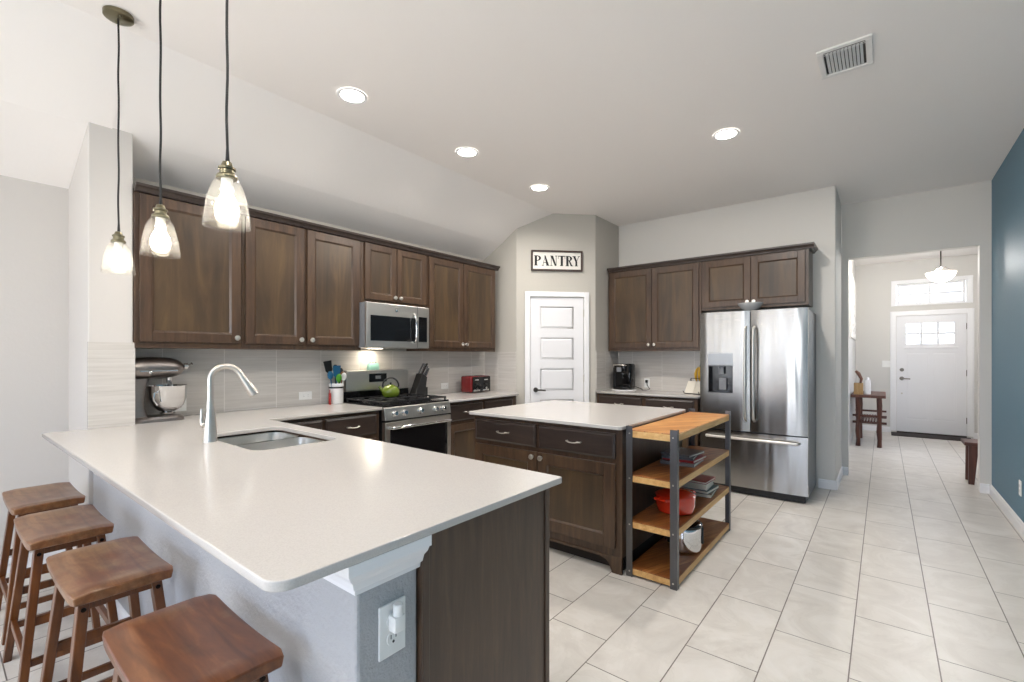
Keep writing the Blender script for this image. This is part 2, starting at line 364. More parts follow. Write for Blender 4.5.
w = MB(); w.prism([(-4.05, 4.37), (-3.41, 4.37), (-2.729, 5.051), (-2.729, 5.70), (-4.05, 5.70)], 'z', 0, 3.1)
struct('wall_pantry', w, 'pantry_paint', 'taupe angled corner walls around the pantry door', 'wall', bevel=.008)
struct('wall_hall', wall_hole(MB(), 'x', 6.45, 6.57, -.375, .82, 0, 3.1, [(-.311, .738, 0, 2.432)]), 'wall_paint', 'grey wall with the square opening to the entry hall', 'wall')
struct('wall_right', MB().box(.82, .95, -3.75, 6.57, 0, 3.1), 'blue_paint', 'blue accent wall along the right edge', 'wall')
struct('wall_back', wall_hole(MB(), 'x', -3.75, -3.62, -4.4, .95, 0, 3.2, [(-3.6, -3.2, .2, 2.5), (-2.35, -1.95, .2, 2.5), (-1.15, .3, .2, 2.5)]), 'wall_light', 'living room wall with added windows behind the viewpoint', 'wall')
struct('wall_entry_left', MB().box(-.52, -.40, 6.57, 10.75, 0, 3.1), 'entry_paint', 'pale entry wall seen edge on beside the console table', 'wall')
struct('wall_entry_right', wall_hole(MB(), 'y', 1.30, 1.45, 6.57, 10.75, 0, 3.1, [(7.9, 8.8, .9, 2.1)]), 'entry_paint', 'entry wall on the right hidden behind the opening', 'wall')
struct('wall_entry_back', MB().box(-.52, .177, 10.6, 10.75, 0, 3.1).box(1.061, 1.45, 10.6, 10.75, 0, 3.1).box(.177, 1.061, 10.6, 10.75, 2.03, 2.23).box(.177, 1.061, 10.6, 10.75, 2.59, 3.1), 'entry_paint', 'cream entry wall around the white front door', 'wall')
# closing wall pieces at the right of the hall wall
struct('wall_hall_side', MB().box(.95, 1.45, 6.45, 6.57, 0, 3.1), 'entry_paint', 'entry wall return behind the blue wall', 'wall')

# backsplash
struct('trim_1', MB().box(-3.94, -3.912, .80, 4.37, .914, 1.39), 'splash_y', 'glossy greige streaked backsplash tile behind sink and range', 'backsplash')
struct('trim_2', MB().box(-3.638, -3.620, .588, .808, .914, 1.423), 'splash_end', 'greige tile facing on the wall end by the stand mixer', 'backsplash')
struct('trim_3', MB().box(-2.721, -1.47, 5.660, 5.67, .914, 1.40), 'splash_x', 'glossy greige backsplash tile behind the coffee maker', 'backsplash')
struct('trim_4', MB().box(-2.729, -2.719, 5.055, 5.66, .914, 1.40), 'splash_y', 'greige tile on the narrow pantry side wall by the coffee maker', 'backsplash')
struct('trim_5', MB().box(-3.912, -3.415, 4.362, 4.37, .914, 1.39), 'splash_x', 'greige tile on the short pantry wall behind the toaster', 'backsplash')
def baseboard(name, p0, p1, side, label):      # runs from p0 to p1, thickness to the given side normal
    p0, p1 = Vector((*p0, 0)), Vector((*p1, 0)); d = (p1-p0); L = d.length; a = math.atan2(d.y, d.x)
    prof = [(0, 0), (-.015, 0), (-.015, .065), (-.011, .074), (-.009, .086), (-.003, .092), (0, .092)]
    if side < 0: prof = [(-x, z) for x, z in prof]
    mb = MB(); mb.prism([(x, z) for x, z in prof], 'x', 0, L, Matrix.Translation(p0) @ Matrix.Rotation(a, 4, 'Z'))
    return struct(name, mb, 'trim_white', label, 'baseboard')
baseboard('baseboard_right', (.82, -3.6), (.82, 6.45), -1, 'white baseboard along the blue wall')
baseboard('baseboard_hall', (.738, 6.45), (.805, 6.45), 1, 'short white baseboard right of the hall opening')
baseboard('baseboard_hall_left', (-.36, 6.45), (-.311, 6.45), 1, 'short white baseboard left of the hall opening')
baseboard('baseboard_fridge', (-.52, 5.67), (-.375, 5.67), 1, 'white baseboard beside the refrigerator')
struct('baseboard_corner', MB().box(-.375, -.360, 5.655, 6.45, 0, .092, .004), 'trim_white', 'white baseboard around the wall corner near the hall', 'baseboard')
baseboard('baseboard_entry', (-.40, 10.6), (.10, 10.6), 1, 'white baseboard left of the front door')
baseboard('baseboard_entry_right', (1.14, 10.6), (1.30, 10.6), 1, 'white baseboard right of the front door')
baseboard('baseboard_living', (-4.23, -3.6), (-4.23, .595), -1, 'white baseboard on the living room wall')
baseboard('baseboard_bar', (-3.63, .612), (-.94, .612), 1, 'white baseboard along the half wall behind the stools')

# windows
def window(name, axis, a, u0, u1, z0, z1, nx, nz, label, fw=.04, depth=.05):
    root = thing(name, label, 'window'); root['kind'] = 'structure'
    def bx(mb, p0, p1, w0, w1, t0, t1):
        if axis == 'x': mb.box(p0, p1, a+t0, a+t1, w0, w1)
        else: mb.box(a+t0, a+t1, p0, p1, w0, w1)
    f = MB(); bx(f, u0, u0+fw, z0, z1, 0, depth); bx(f, u1-fw, u1, z0, z1, 0, depth); bx(f, u0+fw, u1-fw, z0, z0+fw, 0, depth); bx(f, u0+fw, u1-fw, z1-fw, z1, 0, depth)
    for i in range(1, nx):
        x = u0+(u1-u0)*i/nx; bx(f, x-.014, x+.014, z0+fw, z1-fw, .012, depth-.012)
    for i in range(1, nz):
        z = z0+(z1-z0)*i/nz; bx(f, u0+fw, u1-fw, z-.014, z+.014, .013, depth-.013)
    f.build('window_frame', 'trim_white', root)
    g = MB(); bx(g, u0+fw, u1-fw, z0+fw, z1-fw, depth/2-.002, depth/2+.002); g.build('window_pane', 'entry_glass' if name == 'window_1' else 'window_glass', root)
    return root
window('window_1', 'x', 10.66, .182, 1.053, 2.23, 2.59, 2, 2, 'transom window of two by two panes above the front door', .03)
for i, (x, x2) in enumerate(((-3.6, -3.2), (-2.35, -1.95), (-1.15, .3))): window('window_%d' % (i+2), 'x', -3.7, x, x2, .2, 2.5, 1, 2, 'tall unseen living room window added behind the viewpoint for daylight')  # unseen windows, added and sized to let daylight in from behind
window('window_5', 'y', -4.33, -2.6, -1.7, .15, 2.45, 2, 1, 'wide unseen patio window added to the living room wall for daylight')  # unseen opening put in for daylight from the left
window('window_6', 'y', 1.36, 7.9, 8.8, .9, 2.1, 2, 2, 'unseen side window added to light the entry')  # out of view, added to brighten the entry

# panelled doors
def panel_door(name, loc, rz, w, h, holes, label, mat='door_white', th=.036, windows=()):
    """door leaf in local x 0..w, front at y=0 facing -y; holes = recessed panels"""
    root = thing(name, label, 'door', loc, rz); root['kind'] = 'structure'
    xs = sorted({0, w, *[v for q in list(holes)+list(windows) for v in q[:2]]}); zs = sorted({0, h, *[v for q in list(holes)+list(windows) for v in q[2:]]})
    m = MB()
    for x0, x1 in zip(xs, xs[1:]):
        for z0, z1 in zip(zs, zs[1:]):
            cx, cz = (x0+x1)/2, (z0+z1)/2
            if any(q[0] < cx < q[1] and q[2] < cz < q[3] for q in windows): continue
            if any(q[0] < cx < q[1] and q[2] < cz < q[3] for q in holes): m.box(x0, x1, .005 if name == 'door_2' else .012, th, z0, z1)
            else: m.box(x0, x1, 0, th, z0, z1)
    if name == 'door_2': fd = .006
    else: fd = .012
    for x0, x1, z0, z1 in holes:                   # moulded raised field with chamfer
        b = .028
        m.loft([[(x0, fd, z0), (x1, fd, z0), (x1, fd, z1), (x0, fd, z1)], [(x0+.012, fd+.0001, z0+.012), (x1-.012, fd+.0001, z0+.012), (x1-.012, fd+.0001, z1-.012), (x0+.012, fd+.0001, z1-.012)],
                [(x0+b, .003, z0+b), (x1-b, .003, z0+b), (x1-b, .003, z1-b), (x0+b, .003, z1-b)]])
    m.build('door_leaf', mat, root)
    return root
def casing(root, x0, x1, h, cw, mat='trim_white', yb=-.02, yt=.004):
    m = MB(); m.box(x0-cw, x0, yb, yt, 0, h+cw, .004); m.box(x1, x1+cw, yb, yt, 0, h+cw, .004); m.box(x0, x1, yb, yt, h, h+cw, .004)
    m.box(x0-cw+.012, x0-.004, yb-.006, yb+.002, 0, h+cw-.012, .003); m.box(x1+.004, x1+cw-.012, yb-.006, yb+.002, 0, h+cw-.012, .003); m.box(x0-.004, x1+.004, yb-.006, yb+.002, h+.004, h+cw-.012, .003)
    return m.build('door_casing', mat, root)
s2 = math.sqrt(.5)
def on_diag(s, out=0): return (-3.41+s*s2+out*s2, 4.37+s*s2-out*s2)
x, y = on_diag(.165, .012)
dw = .645; ph = [(.12, dw-.12, z0, z0+.262) for z0 in (.18, .55, .92, 1.29, 1.66)]
d1 = panel_door('door_1', (x, y, .008), PI/4, dw, 2.03, ph, 'white five-panel pantry door in the angled wall')
casing(d1, -.006, dw+.006, 2.036, .062)
k = MB(); k.cyl((.062, -.002, .93), (.062, -.012, .93), .028, seg=24); k.cyl((.062, -.012, .93), (.062, -.045, .93), .011); k.bar((.062, -.046, .93), (.175, -.046, .925), .014, .018, (0, 1, 0)); k.build('door_handle', 'door_metal', d1, True)
for z in (.2, 1.02, 1.8):
    hm = MB(); hm.box(dw-.004, dw+.006, -.014, .002, z, z+.09); hm.cyl((dw+.001, -.014, z), (dw+.001, -.014, z+.09), .006, seg=10); hm.build('door_hinge', 'nickel', d1)
# front door
fw_, fx0 = .884, .177
wins = []
for r in range(2):
    for q in range(3):
        a = .126+.213*q; b = a+.187; z0 = 1.515+.192*r; wins.append((a, b, z0, z0+.164))
d2 = panel_door('door_2', (fx0, 10.605, .03), 0, fw_, 2.0, [(.12, .42, .22, 1.37), (.465, .765, .22, 1.37)], 'white front door with six small panes at the end of the hall', 'door_white', .045, wins)
MB().box(.1, .784, -.02, .002, 1.44, 1.47, .004).build('door_ledge', 'door_white', d2)
for q in wins: MB().box(q[0], q[1], .02, .024, q[2], q[3]).build('door_pane', 'entry_glass', d2)
m = MB(); m.box(-.075, fw_+.075, -.02, -.004, 2.18, 2.205, .003); m.box(-.075, fw_+.075, -.02, -.004, 2.56, 2.625, .003); m.box(-.075, -.002, -.02, -.004, 2.205, 2.56, .003); m.box(fw_-.002, fw_+.075, -.02, -.004, 2.205, 2.56, .003); m.build('transom_casing', 'trim_white', d2)
casing(d2, -.004, fw_+.004, 2.004, .085)
k = MB(); k.cyl((.07, 0, .92), (.07, -.01, .92), .032, seg=20); k.cyl((.07, -.01, .92), (.07, -.05, .92), .012); k.bar((.07, -.05, .92), (.18, -.05, .915), .016, .02, (0, 1, 0)); k.build('door_handle', 'door_metal', d2, True)
k = MB(); k.cyl((.07, 0, 1.07), (.07, -.02, 1.07), .03, seg=20); k.build('deadbolt', 'door_metal', d2, True)
MB().cyl((.07, 0, .66), (.07, -.012, .66), .014, seg=14).build('door_stop', 'nickel', d2, True)
for z in (.2, .98, 1.75): MB().box(fw_-.004, fw_+.012, -.014, .002, z, z+.1).build('door_hinge', 'bolt_dark', d2)
MB().box(-.0, fw_, -.03, .05, -.03, -.004).build('threshold', 'mat_dark', d2)

# ------------------------------------------------------------------ cabinets (local: x along the run, front at y=0 facing -y, depth +y)
def shaker(x0, x1, z0, z1, root, knob=None, rail=.062, name='door', pull=None, wood='cabinet_wood', label=None):
    m = MB(); y0, y1 = -.02, 0; g = .012
    m.prism([(x0, z0), (x0+rail, z0+0), (x0+rail, z1), (x0, z1)], 'y', y0, y1); m.prism([(x1-rail, z0), (x1, z0), (x1, z1), (x1-rail, z1)], 'y', y0, y1)
    m.box(x0+rail, x1-rail, y0, y1, z0, z0+rail); m.box(x0+rail, x1-rail, y0, y1, z1-rail, z1)
    a0, a1, b0, b1 = x0+rail, x1-rail, z0+rail, z1-rail
    m.loft([[(a0, y0, b0), (a1, y0, b0), (a1, y0, b1), (a0, y0, b1)], [(a0+g, -.010, b0+g), (a1-g, -.010, b0+g), (a1-g, -.010, b1-g), (a0+g, -.010, b1-g)]], cap=False)
    d = m.build(name, wood, root, bevel=.002)
    MB().box(a0+g, a1-g, -.0105, -.004, b0+g, b1-g).build('door_panel', 'cabinet_panel', d)
    if knob:
        kx, kz = knob; n = MB(); q = Matrix.Translation((kx, -.02, kz)) @ Matrix.Rotation(PI/2, 4, 'X')
        n.lathe([(.009, 0), (.007, .012), (.016, .016), (.019, .023), (.015, .031), (0, .034)], 20, q); n.build('knob', 'knob_metal', d, True)
    return d
def handle_pull(parent, x, z, w=.1, y=-.022):
    n = MB(); n.tube([(x-w/2, y, z), (x-w/2, y-.018, z+.002), (x-w/2+.012, y-.026, z+.003), (x-w/4, y-.028, z-.002), (x, y-.028, z-.004), (x+w/4, y-.028, z-.002), (x+w/2-.012, y-.026, z+.003), (x+w/2, y-.018, z+.002), (x+w/2, y, z)], [.006, .005, .006, .0045, .004, .0045, .006, .005, .006], 8)
    n.build('handle', 'nickel', parent, True)
def drawer(x0, x1, z0, z1, root, wood='cabinet_horizontal', pull=True):
    m = MB(); g = .014
    m.loft([[(x0, 0, z0), (x1, 0, z0), (x1, 0, z1), (x0, 0, z1)], [(x0, -.013, z0), (x1, -.013, z0), (x1, -.013, z1), (x0, -.013, z1)], [(x0+g, -.021, z0+g), (x1-g, -.021, z0+g), (x1-g, -.021, z1-g), (x0+g, -.021, z1-g)]])
    d = m.build('drawer', wood, root)
    if pull: handle_pull(d, (x0+x1)/2, (z0+z1)/2)
    return d
def carcass(root, w, d, z0, z1, toe=False, wood='cabinet_wood', x0=0):
    m = MB(); m.box(x0, w, 0, d, z0, z1); m.build('body', wood, root, bevel=.002)
    if toe: MB().box(x0+.0, w, .07, d, 0, z0).build('toe_kick', 'toe_dark', root)
RL = PI/2     # left run: local x -> +Y, front -> +X
def left(y, z=0): return (-3.62, y, z)
UD = .318
c1 = thing('wall_cabinet', 'dark single-door wall cabinet at the left end beside the wall end', 'cabinet', left(.802, 0), RL, 'wall cabinets left of the range')
carcass(c1, .618, UD, 1.39, 2.37); shaker(.026, .606, 1.430, 2.350, c1, (.575, 1.468))
c2 = thing('wall_cabinet', 'dark two-door wall cabinet between the single-door cabinet and the microwave', 'cabinet', left(1.422), RL, 'wall cabinets left of the range')
carcass(c2, .978, UD, 1.39, 2.37); shaker(.018, .452, 1.430, 2.350, c2, (.422, 1.468)); shaker(.480, .950, 1.430, 2.350, c2, (.511, 1.468))
c3 = thing('wall_cabinet', 'short dark wall cabinet directly above the microwave', 'cabinet', left(2.402), RL)
carcass(c3, .755, UD, 1.815, 2.37); shaker(.03, .372, 1.85, 2.350, c3, (.345, 1.885), .055); shaker(.380, .735, 1.85, 2.350, c3, (.408, 1.885), .055)
c4 = thing('wall_cabinet', 'dark two-door wall cabinet above the toaster, right of the microwave', 'cabinet', left(3.159), RL)
carcass(c4, 1.066, UD, 1.39, 2.37); shaker(.022, .512, 1.430, 2.350, c4, (.485, 1.468)); shaker(.520, 1.045, 1.430, 2.350, c4, (.548, 1.468))
def crown_prof(out=0):    # (outward, z)
    return [(0, 2.358+out), (.021, 2.358+out), (.024, 2.370+out), (.036, 2.384+out), (.046, 2.390+out), (.048, 2.406+out), (0, 2.406+out)]
m = MB(); m.prism([(-3.62+o, z) for o, z in crown_prof()], 'y', .802, 4.262)
m.box(-3.93, -3.6201, 4.2265, 4.262, 2.372, 2.405); m.box(-3.93, -3.62, .803, 4.226, 2.3705, 2.380)
tag(m.build('crown_molding', 'cabinet_horizontal'), 'dark crown molding along the top of the left wall cabinets', 'molding')
# fridge wall run, facing -Y
c5 = thing('wall_cabinet', 'dark two-door wall cabinet above the coffee maker', 'cabinet', (-2.712, 5.36, 0))
carcass(c5, 1.13, .308, 1.40, 2.395); shaker(.03, .565, 1.437, 2.37, c5, (.535, 1.475)); shaker(.573, 1.105, 1.437, 2.37, c5, (.603, 1.475))
c6 = thing('wall_cabinet', 'shallow-height dark wall cabinet above the refrigerator', 'cabinet', (-1.58, 5.36, 0))
carcass(c6, 1.01, .308, 1.84, 2.395); shaker(.02, .495, 1.87, 2.37, c6, (.468, 1.905)); shaker(.503, .98, 1.87, 2.37, c6, (.53, 1.905))
m = MB(); m.prism([(5.36-o, z) for o, z in crown_prof(.03)], 'x', -2.712, -.524)
m.prism([(-.57+o, z) for o, z in crown_prof(.03)], 'y', 5.36, 5.668); m.box(-2.71, -.57, 5.36, 5.668, 2.3955, 2.41)
tag(m.build('crown_molding', 'cabinet_horizontal'), 'dark crown molding above the refrigerator-wall cabinets, returning at its right end', 'molding')

# base cabinets, left run (front plane X=-3.29)
def leftb(y): return (-3.29, y, 0)
BD = .62
b1 = thing('base_cabinet', 'dark base cabinet run between the sink corner and the range', 'cabinet', leftb(1.40), RL)
carcass(b1, .955, BD, .10, .884, True)
drawer(.06, .445, .70, .862, b1); drawer(.47, .92, .70, .862, b1); shaker(.06, .445, .12, .665, b1, (.41, .63)); shaker(.47, .92, .12, .665, b1, (.5, .63))
b2 = thing('base_cabinet', 'dark base cabinet between the range and the pantry corner', 'cabinet', leftb(3.125), RL)
mm = MB(); mm.prism([(0, 0), (1.08, 0), (1.235, .13), (1.235, BD), (0, BD)], 'z', .10, .892); mm.build('body', 'cabinet_wood', b2)
MB().box(0, 1.0, .07, BD, 0, .10).build('toe_kick', 'toe_dark', b2)
drawer(.02, .50, .70, .862, b2); drawer(.535, 1.0, .70, .862, b2); shaker(.02, .50, .12, .665, b2, (.47, .63)); shaker(.535, 1.0, .12, .665, b2, (.565, .63))
b3 = thing('base_cabinet', 'dark base cabinet below the coffee maker', 'cabinet', (-2.727, 5.085, 0))
carcass(b3, 1.19, .58, .10, .884, True)
drawer(.03, .57, .70, .862, b3); drawer(.62, 1.15, .70, .862, b3); shaker(.03, .57, .12, .665, b3, (.54, .63)); shaker(.62, 1.15, .12, .665, b3, (.65, .63))
# peninsula cabinets: face +Y, end panel at X=-.94
b4 = thing('base_cabinet', 'peninsula cabinets with a plain dark end panel below the white counter', 'cabinet', (-.945, 1.37, 0), PI)
mm = MB()
for x0, x1 in ((0, 1.22), (1.98, 2.32)): mm.box(x0, x1, 0, .578, .10, .892)      # local x runs towards -X
mm.box(1.22, 1.98, 0, .578, .10, .60); mm.box(1.22, 1.98, 0, .03, .60, .892); mm.build('body', 'cabinet_wood', b4)
MB().box(.0, 2.32, .07, .575, 0, .10).build('toe_kick', 'toe_dark', b4)
ep = MB(); ep.box(-.018, 0, -.0, .578, 0, .892); ep.box(-.024, -.018, -.0, .022, 0, .892); ep.box(-.024, -.018, .555, .578, 0, .892); ep.build('end_panel', 'cabinet_wood', b4, bevel=.002)
for i in range(4):
    x0 = .03+i*.575; shaker(x0, x0+.53, .12, .665 if i != 2 else .56, b4, (x0+.05, .5)); 
    if i != 2: drawer(x0, x0+.53, .70, .862, b4)
# moulding under the counter around the knee wall
prof = [(0, .800), (.010, .800), (.012, .812), (.020, .818), (.026, .836), (.040, .850), (.046, .862), (.054, .866), (.054, .892), (0, .892)]
m = MB()
ring = []
for o, z in prof: ring.append((o, z))
A = [Vector((-3.629, .612-o, z)) for o, z in ring]; B = [Vector((-.94+o, .612-o, z)) for o, z in ring]; C2 = [Vector((-.94+o, .79, z)) for o, z in ring]
m.loft([A, B, C2]); struct('trim_6', m, 'trim_white', 'white stepped molding under the counter overhang on the half wall', 'molding')

# countertops
zt, zb = .914, .892
outer = [(-3.63, .40)]
for i in range(7):
    a = -PI/2+PI/2*i/6; outer.append((-.885-.045+.045*math.cos(a), .40+.045+.045*math.sin(a)))
for i in range(4):
    a = PI/2*i/3; outer.append((-.885-.012+.012*math.cos(a), 1.402-.012+.012*math.sin(a)))
outer += [(-3.25, 1.44), (-3.25, 2.358), (-3.911, 2.358), (-3.911, .803), (-3.619, .803), (-3.619, .585), (-3.63, .585)]
SX = [(-2.875, -2.555, .945, 1.32), (-2.515, -2.195, .925, 1.33)]
holes = [rrect(-2.88, -2.19, .92, 1.335, .07)]
top = slab('countertop', outer, holes, zb, zt, 'quartz'); tag(top, 'large white quartz peninsula countertop with the sink cut into it', 'countertop')
tag(slab('countertop', [(-3.911, 3.122), (-3.25, 3.122), (-3.25, 4.205), (-3.415, 4.36), (-3.911, 4.36)], [], zb, zt, 'quartz'), 'white quartz countertop under the toaster right of the range', 'countertop')
tag(slab('countertop', [(-2.718, 5.05), (-1.53, 5.05), (-1.53, 5.66), (-2.718, 5.66)], [], zb, zt, 'quartz'), 'white quartz countertop under the black coffee maker', 'countertop')
# sink
sk = thing('sink', 'stainless double-bowl undermount sink in the peninsula counter', 'sink', (-2.535, 1.13, .69))
def bowl(cx, cy, w, d, z0, z1):
    m = MB(); R = []
    def rr(w_, d_, r_, z_): return [Vector((x_, y_, z_)) for x_, y_ in rrect(cx-w_/2, cx+w_/2, cy-d_/2, cy+d_/2, r_)]
    R = [rr(w+.03, d+.03, .085, z1), rr(w, d, .07, z1), rr(w-.02, d-.02, .065, z1-.12), rr(w-.045, d-.045, .06, z0+.012), rr(w-.09, d-.09, .045, z0), rr(.09, .09, .044, z0-.004)]
    m.loft(R, cap=False); m.b.faces.new(m.b.verts[-len(R[0]):] if False else [v for v in list(m.b.verts)[-len(R[0]):]])
    return m
for cx, w in ((-.205, .275), (.145, .395)):
    o = bowl(cx, 0, w, .405, .005, .192).build('bowl', 'sink_steel', sk, True)
    dr = MB(); dr.lathe([(.044, .004), (.042, .007), (.03, .006), (.0, .004)], 24, Matrix.Translation((cx, 0, 0))); dr.build('drain', 'chrome', sk, True)
# faucet
fc = thing('faucet', 'tall brushed nickel gooseneck faucet behind the sink', 'faucet', (-2.625, .884, .914))
b = MB(); b.lathe([(.032, 0), (.032, .004), (.030, .012), (.029, .06), (.025, .11), (.0185, .16), (.0155, .2)], 28); b.build('base', 'nickel', fc, True)
pts = [(0, 0, .19), (0, 0, .305)]
n = Vector((.35, .93, 0)).normalized(); R_ = .067
for i in range(0, 15):
    a = PI-i*PI*.86/14; pts.append(tuple(n*(R_+R_*math.cos(a)) + Vector((0, 0, .308+R_*math.sin(a)))))
nk = MB(); nk.tube(pts, .0138, 16); nk.build('neck', 'nickel', fc, True)
e0 = Vector(pts[-1]); dr_ = (Vector(pts[-1])-Vector(pts[-2])).normalized()
q = Matrix.Translation(e0) @ Vector((0, 0, 1)).rotation_difference(dr_).to_matrix().to_4x4()
sh = MB(); sh.lathe([(.0145, -.01), (.0155, .01), (.020, .06), (.025, .115), (.0245, .128), (.019, .131), (0, .130)], 24, q); sh.build('spray_head', 'nickel', fc, True)
hd = MB(); hd.cyl((-.0, 0, .085), (-.008, -.036, .085), .014, .013); hd.tube([(-.006, -.032, .085), (-.008, -.036, .11), (-.008, -.034, .165)], [.010, .009, .006], 10); hd.build('lever', 'nickel', fc, True)

# ------------------------------------------------------------------ island
isl = thing('kitchen_island', 'dark wood kitchen island with two drawers and two doors', 'island', (-2.48, 2.65, 0))
m = MB(); m.box(.0, 1.23, 0, 1.09, .10, .892); m.build('body', 'cabinet_wood', isl, bevel=.002)
MB().box(.02, 1.21, .07, 1.08, 0, .10).build('toe_kick', 'toe_dark', isl)
bf = MB()
for sgn, x0 in ((1, 0.0), (-1, 1.23)):
    P_ = [(0, 0), (.065, 0), (.07, .012), (.085, .05), (.105, .072), (.15, .085), (.15, .105), (0, .105)]
    bf.prism([(x0+sgn*a_, z_) for a_, z_ in P_], 'y', -.006, .016)
bf.box(.15, 1.08, -.006, .016, .085, .105); bf.build('bracket_foot', 'cabinet_wood', isl, bevel=.002)
drawer(.025, .59, .705, .862, isl); drawer(.617, 1.19, .705, .862, isl)
shaker(.025, .603, .155, .675, isl, (.570, .642), .075); shaker(.611, 1.19, .155, .675, isl, (.644, .642), .075)
it = slab('countertop', rrect(-2.51, -1.235, 2.60, 3.80, .03), [], zb, zt, 'quartz'); tag(it, 'white quartz countertop of the kitchen island', 'countertop')

# ------------------------------------------------------------------ shelving cart
ct = thing('shelf_cart', 'open cart of thick wood shelves on dark metal legs beside the island', 'shelf', (-1.228, 2.672, 0))
cw, cd = .302, 1.19
for i, (z0, z1) in enumerate(((.845, .890), (.575, .617), (.295, .337), (.012, .054))):
    if i == 0:
        m = MB(); m.box(.002, cw-.006, .006, cd-.006, z0, z1, .003); o = m.build('shelf', 'plank_top', ct)
    else:
        m = MB(); m.box(.002, cw-.006, .006, cd-.006, z0, z1, .003); o = m.build('shelf', 'plank_shelf', ct)
    fm = MB(); fm.box(.002, cw-.006, .003, .0065, z0+.001, z1-.006); fm.box(cw-.0065, cw-.003, .006, cd-.006, z0+.001, z1-.004); fm.build('edge_strip', 'shelf_side', o)
for sx in (0, 1):
    for sy in (0, 1):
        m = MB(); fl = .036; th = .004
        x0 = 0 if sx == 0 else cw-fl; 
        ya, yb_ = (-.004, 0) if sy == 0 else (cd, cd+.004)
        m.box(x0, x0+fl, ya, yb_, 0, .915)
        xa = -.004 if sx == 0 else cw; y0 = -.004 if sy == 0 else cd+.004-fl
        m.box(xa, xa+th, y0, y0+fl, 0, .915)
        lg = m.build('leg', 'iron_leg', ct)
        bm_ = MB()
        for z in (.87, .597, .317, .034):
            yy = ya if sy == 0 else yb_; dd = -.003 if sy == 0 else .003
            bm_.cyl((x0+fl/2, yy, z), (x0+fl/2, yy+dd, z), .005, seg=8)
        bm_.build('bolt', 'nickel', lg)

# ------------------------------------------------------------------ refrigerator
fr = thing('refrigerator', 'stainless french-door refrigerator with a water dispenser', 'refrigerator', (-1.468, 4.91, 0))
FW = .938
MB().box(.008, FW-.008, .085, .74, .03, 1.765, .004).build('body', 'fridge_side', fr)
def curved(x0, x1, z0, z1, hole=None):
    m = MB(); N = 14; cx = FW/2
    def yf(x): return .012 + .030*((x-cx)/(FW/2))**2 if False else .0 + .016*((x-(x0+x1)/2)/((x1-x0)/2))**4
    xs = [x0+(x1-x0)*i/N for i in range(N+1)]
    if hole: xs = sorted(set([x for x in xs if not (hole[0]-.01 < x < hole[1]+.01)]+[hole[0], hole[1]]))
    zs = [z0, z1] if not hole else [z0, hole[2], hole[3], z1]
    V = {}
    for i, x in enumerate(xs):
        for j, z in enumerate(zs): V[i, j] = m.b.verts.new((x, yf(x), z))
    for i in range(len(xs)-1):
        for j in range(len(zs)-1):
            if hole and xs[i] >= hole[0]-1e-6 and xs[i+1] <= hole[1]+1e-6 and abs(zs[j]-hole[2]) < 1e-6: continue
            m.b.faces.new((V[i, j], V[i+1, j], V[i+1, j+1], V[i, j+1]))
    yb = .08; n_ = len(xs)-1; J = len(zs)-1
    Bk = [m.b.verts.new(p) for p in ((x0, yb, z0), (x1, yb, z0), (x1, yb, z1), (x0, yb, z1))]
    m.b.faces.new(Bk)
    m.b.faces.new([V[i, 0] for i in range(n_+1)] + [Bk[1], Bk[0]]); m.b.faces.new([V[i, J] for i in range(n_, -1, -1)] + [Bk[3], Bk[2]])
    m.b.faces.new([V[0, j] for j in range(J, -1, -1)] + [Bk[0], Bk[3]]); m.b.faces.new([V[n_, j] for j in range(J+1)] + [Bk[2], Bk[1]])
    return m
dl = curved(.002, .465, .615, 1.775, (.085, .315, .975, 1.365)).build('door', 'stainless', fr, True); dl['label'] = 'left door with the water dispenser'
drr = curved(.472, FW-.002, .615, 1.775).build('door', 'stainless', fr, True); drr['label'] = 'right door'
fz = curved(.002, FW-.002, .075, .603).build('freezer_drawer', 'stainless', fr, True)
for xx, pd in ((.433, dl), (.505, drr)):
    m = MB(); m.tube([(xx, .006, 1.62), (xx, -.045, 1.60), (xx, -.058, 1.5), (xx, -.062, 1.2), (xx, -.058, .86), (xx, -.045, .74), (xx, .006, .72)], .012, 12); m.build('handle', 'stainless_range', pd, True)
m = MB(); m.tube([(.07, .004, .545), (.08, -.045, .548), (.2, -.06, .55), (.47, -.066, .55), (.74, -.06, .55), (.86, -.045, .548), (.87, .004, .545)], .013, 12); m.build('handle', 'stainless_range', fz, True)
# dispenser
MB().box(.083, .317, .002, .012, 1.245, 1.367, .003).build('control_panel', 'panel_grey', dl)
m = MB(); m.box(.085, .315, .07, .078, .975, 1.245); m.box(.085, .092, .004, .07, .975, 1.245); m.box(.308, .315, .004, .07, .975, 1.245); m.box(.085, .315, .004, .07, .975, .985); m.box(.085, .315, .004, .07, 1.235, 1.245); m.build('dispenser_recess', 'black_gloss', dl)
m = MB(); m.box(.18, .225, .03, .055, 1.16, 1.235, .004); m.box(.175, .245, .045, .055, 1.0, 1.12, .006); m.build('dispenser_paddle', 'grey_plastic', dl)
MB().box(.02, FW-.02, .03, .06, .012, .07).build('kick_grille', 'black_matte', fr)
for xx in (.05, FW-.09): MB().box(xx, xx+.05, .09, .5, 1.765, 1.785, .004).build('hinge_cover', 'fridge_side', fr)
m = MB(); m.box(.80, .86, .0, .004, 1.70, 1.706); m.build('badge', 'chrome', drr)
for xx in (.06, FW-.06):
    MB().cyl((xx, .15, 0), (xx, .15, .03), .02).build('foot', 'black_matte', fr)
    MB().cyl((xx, .65, 0), (xx, .65, .03), .02).build('foot', 'black_matte', fr)

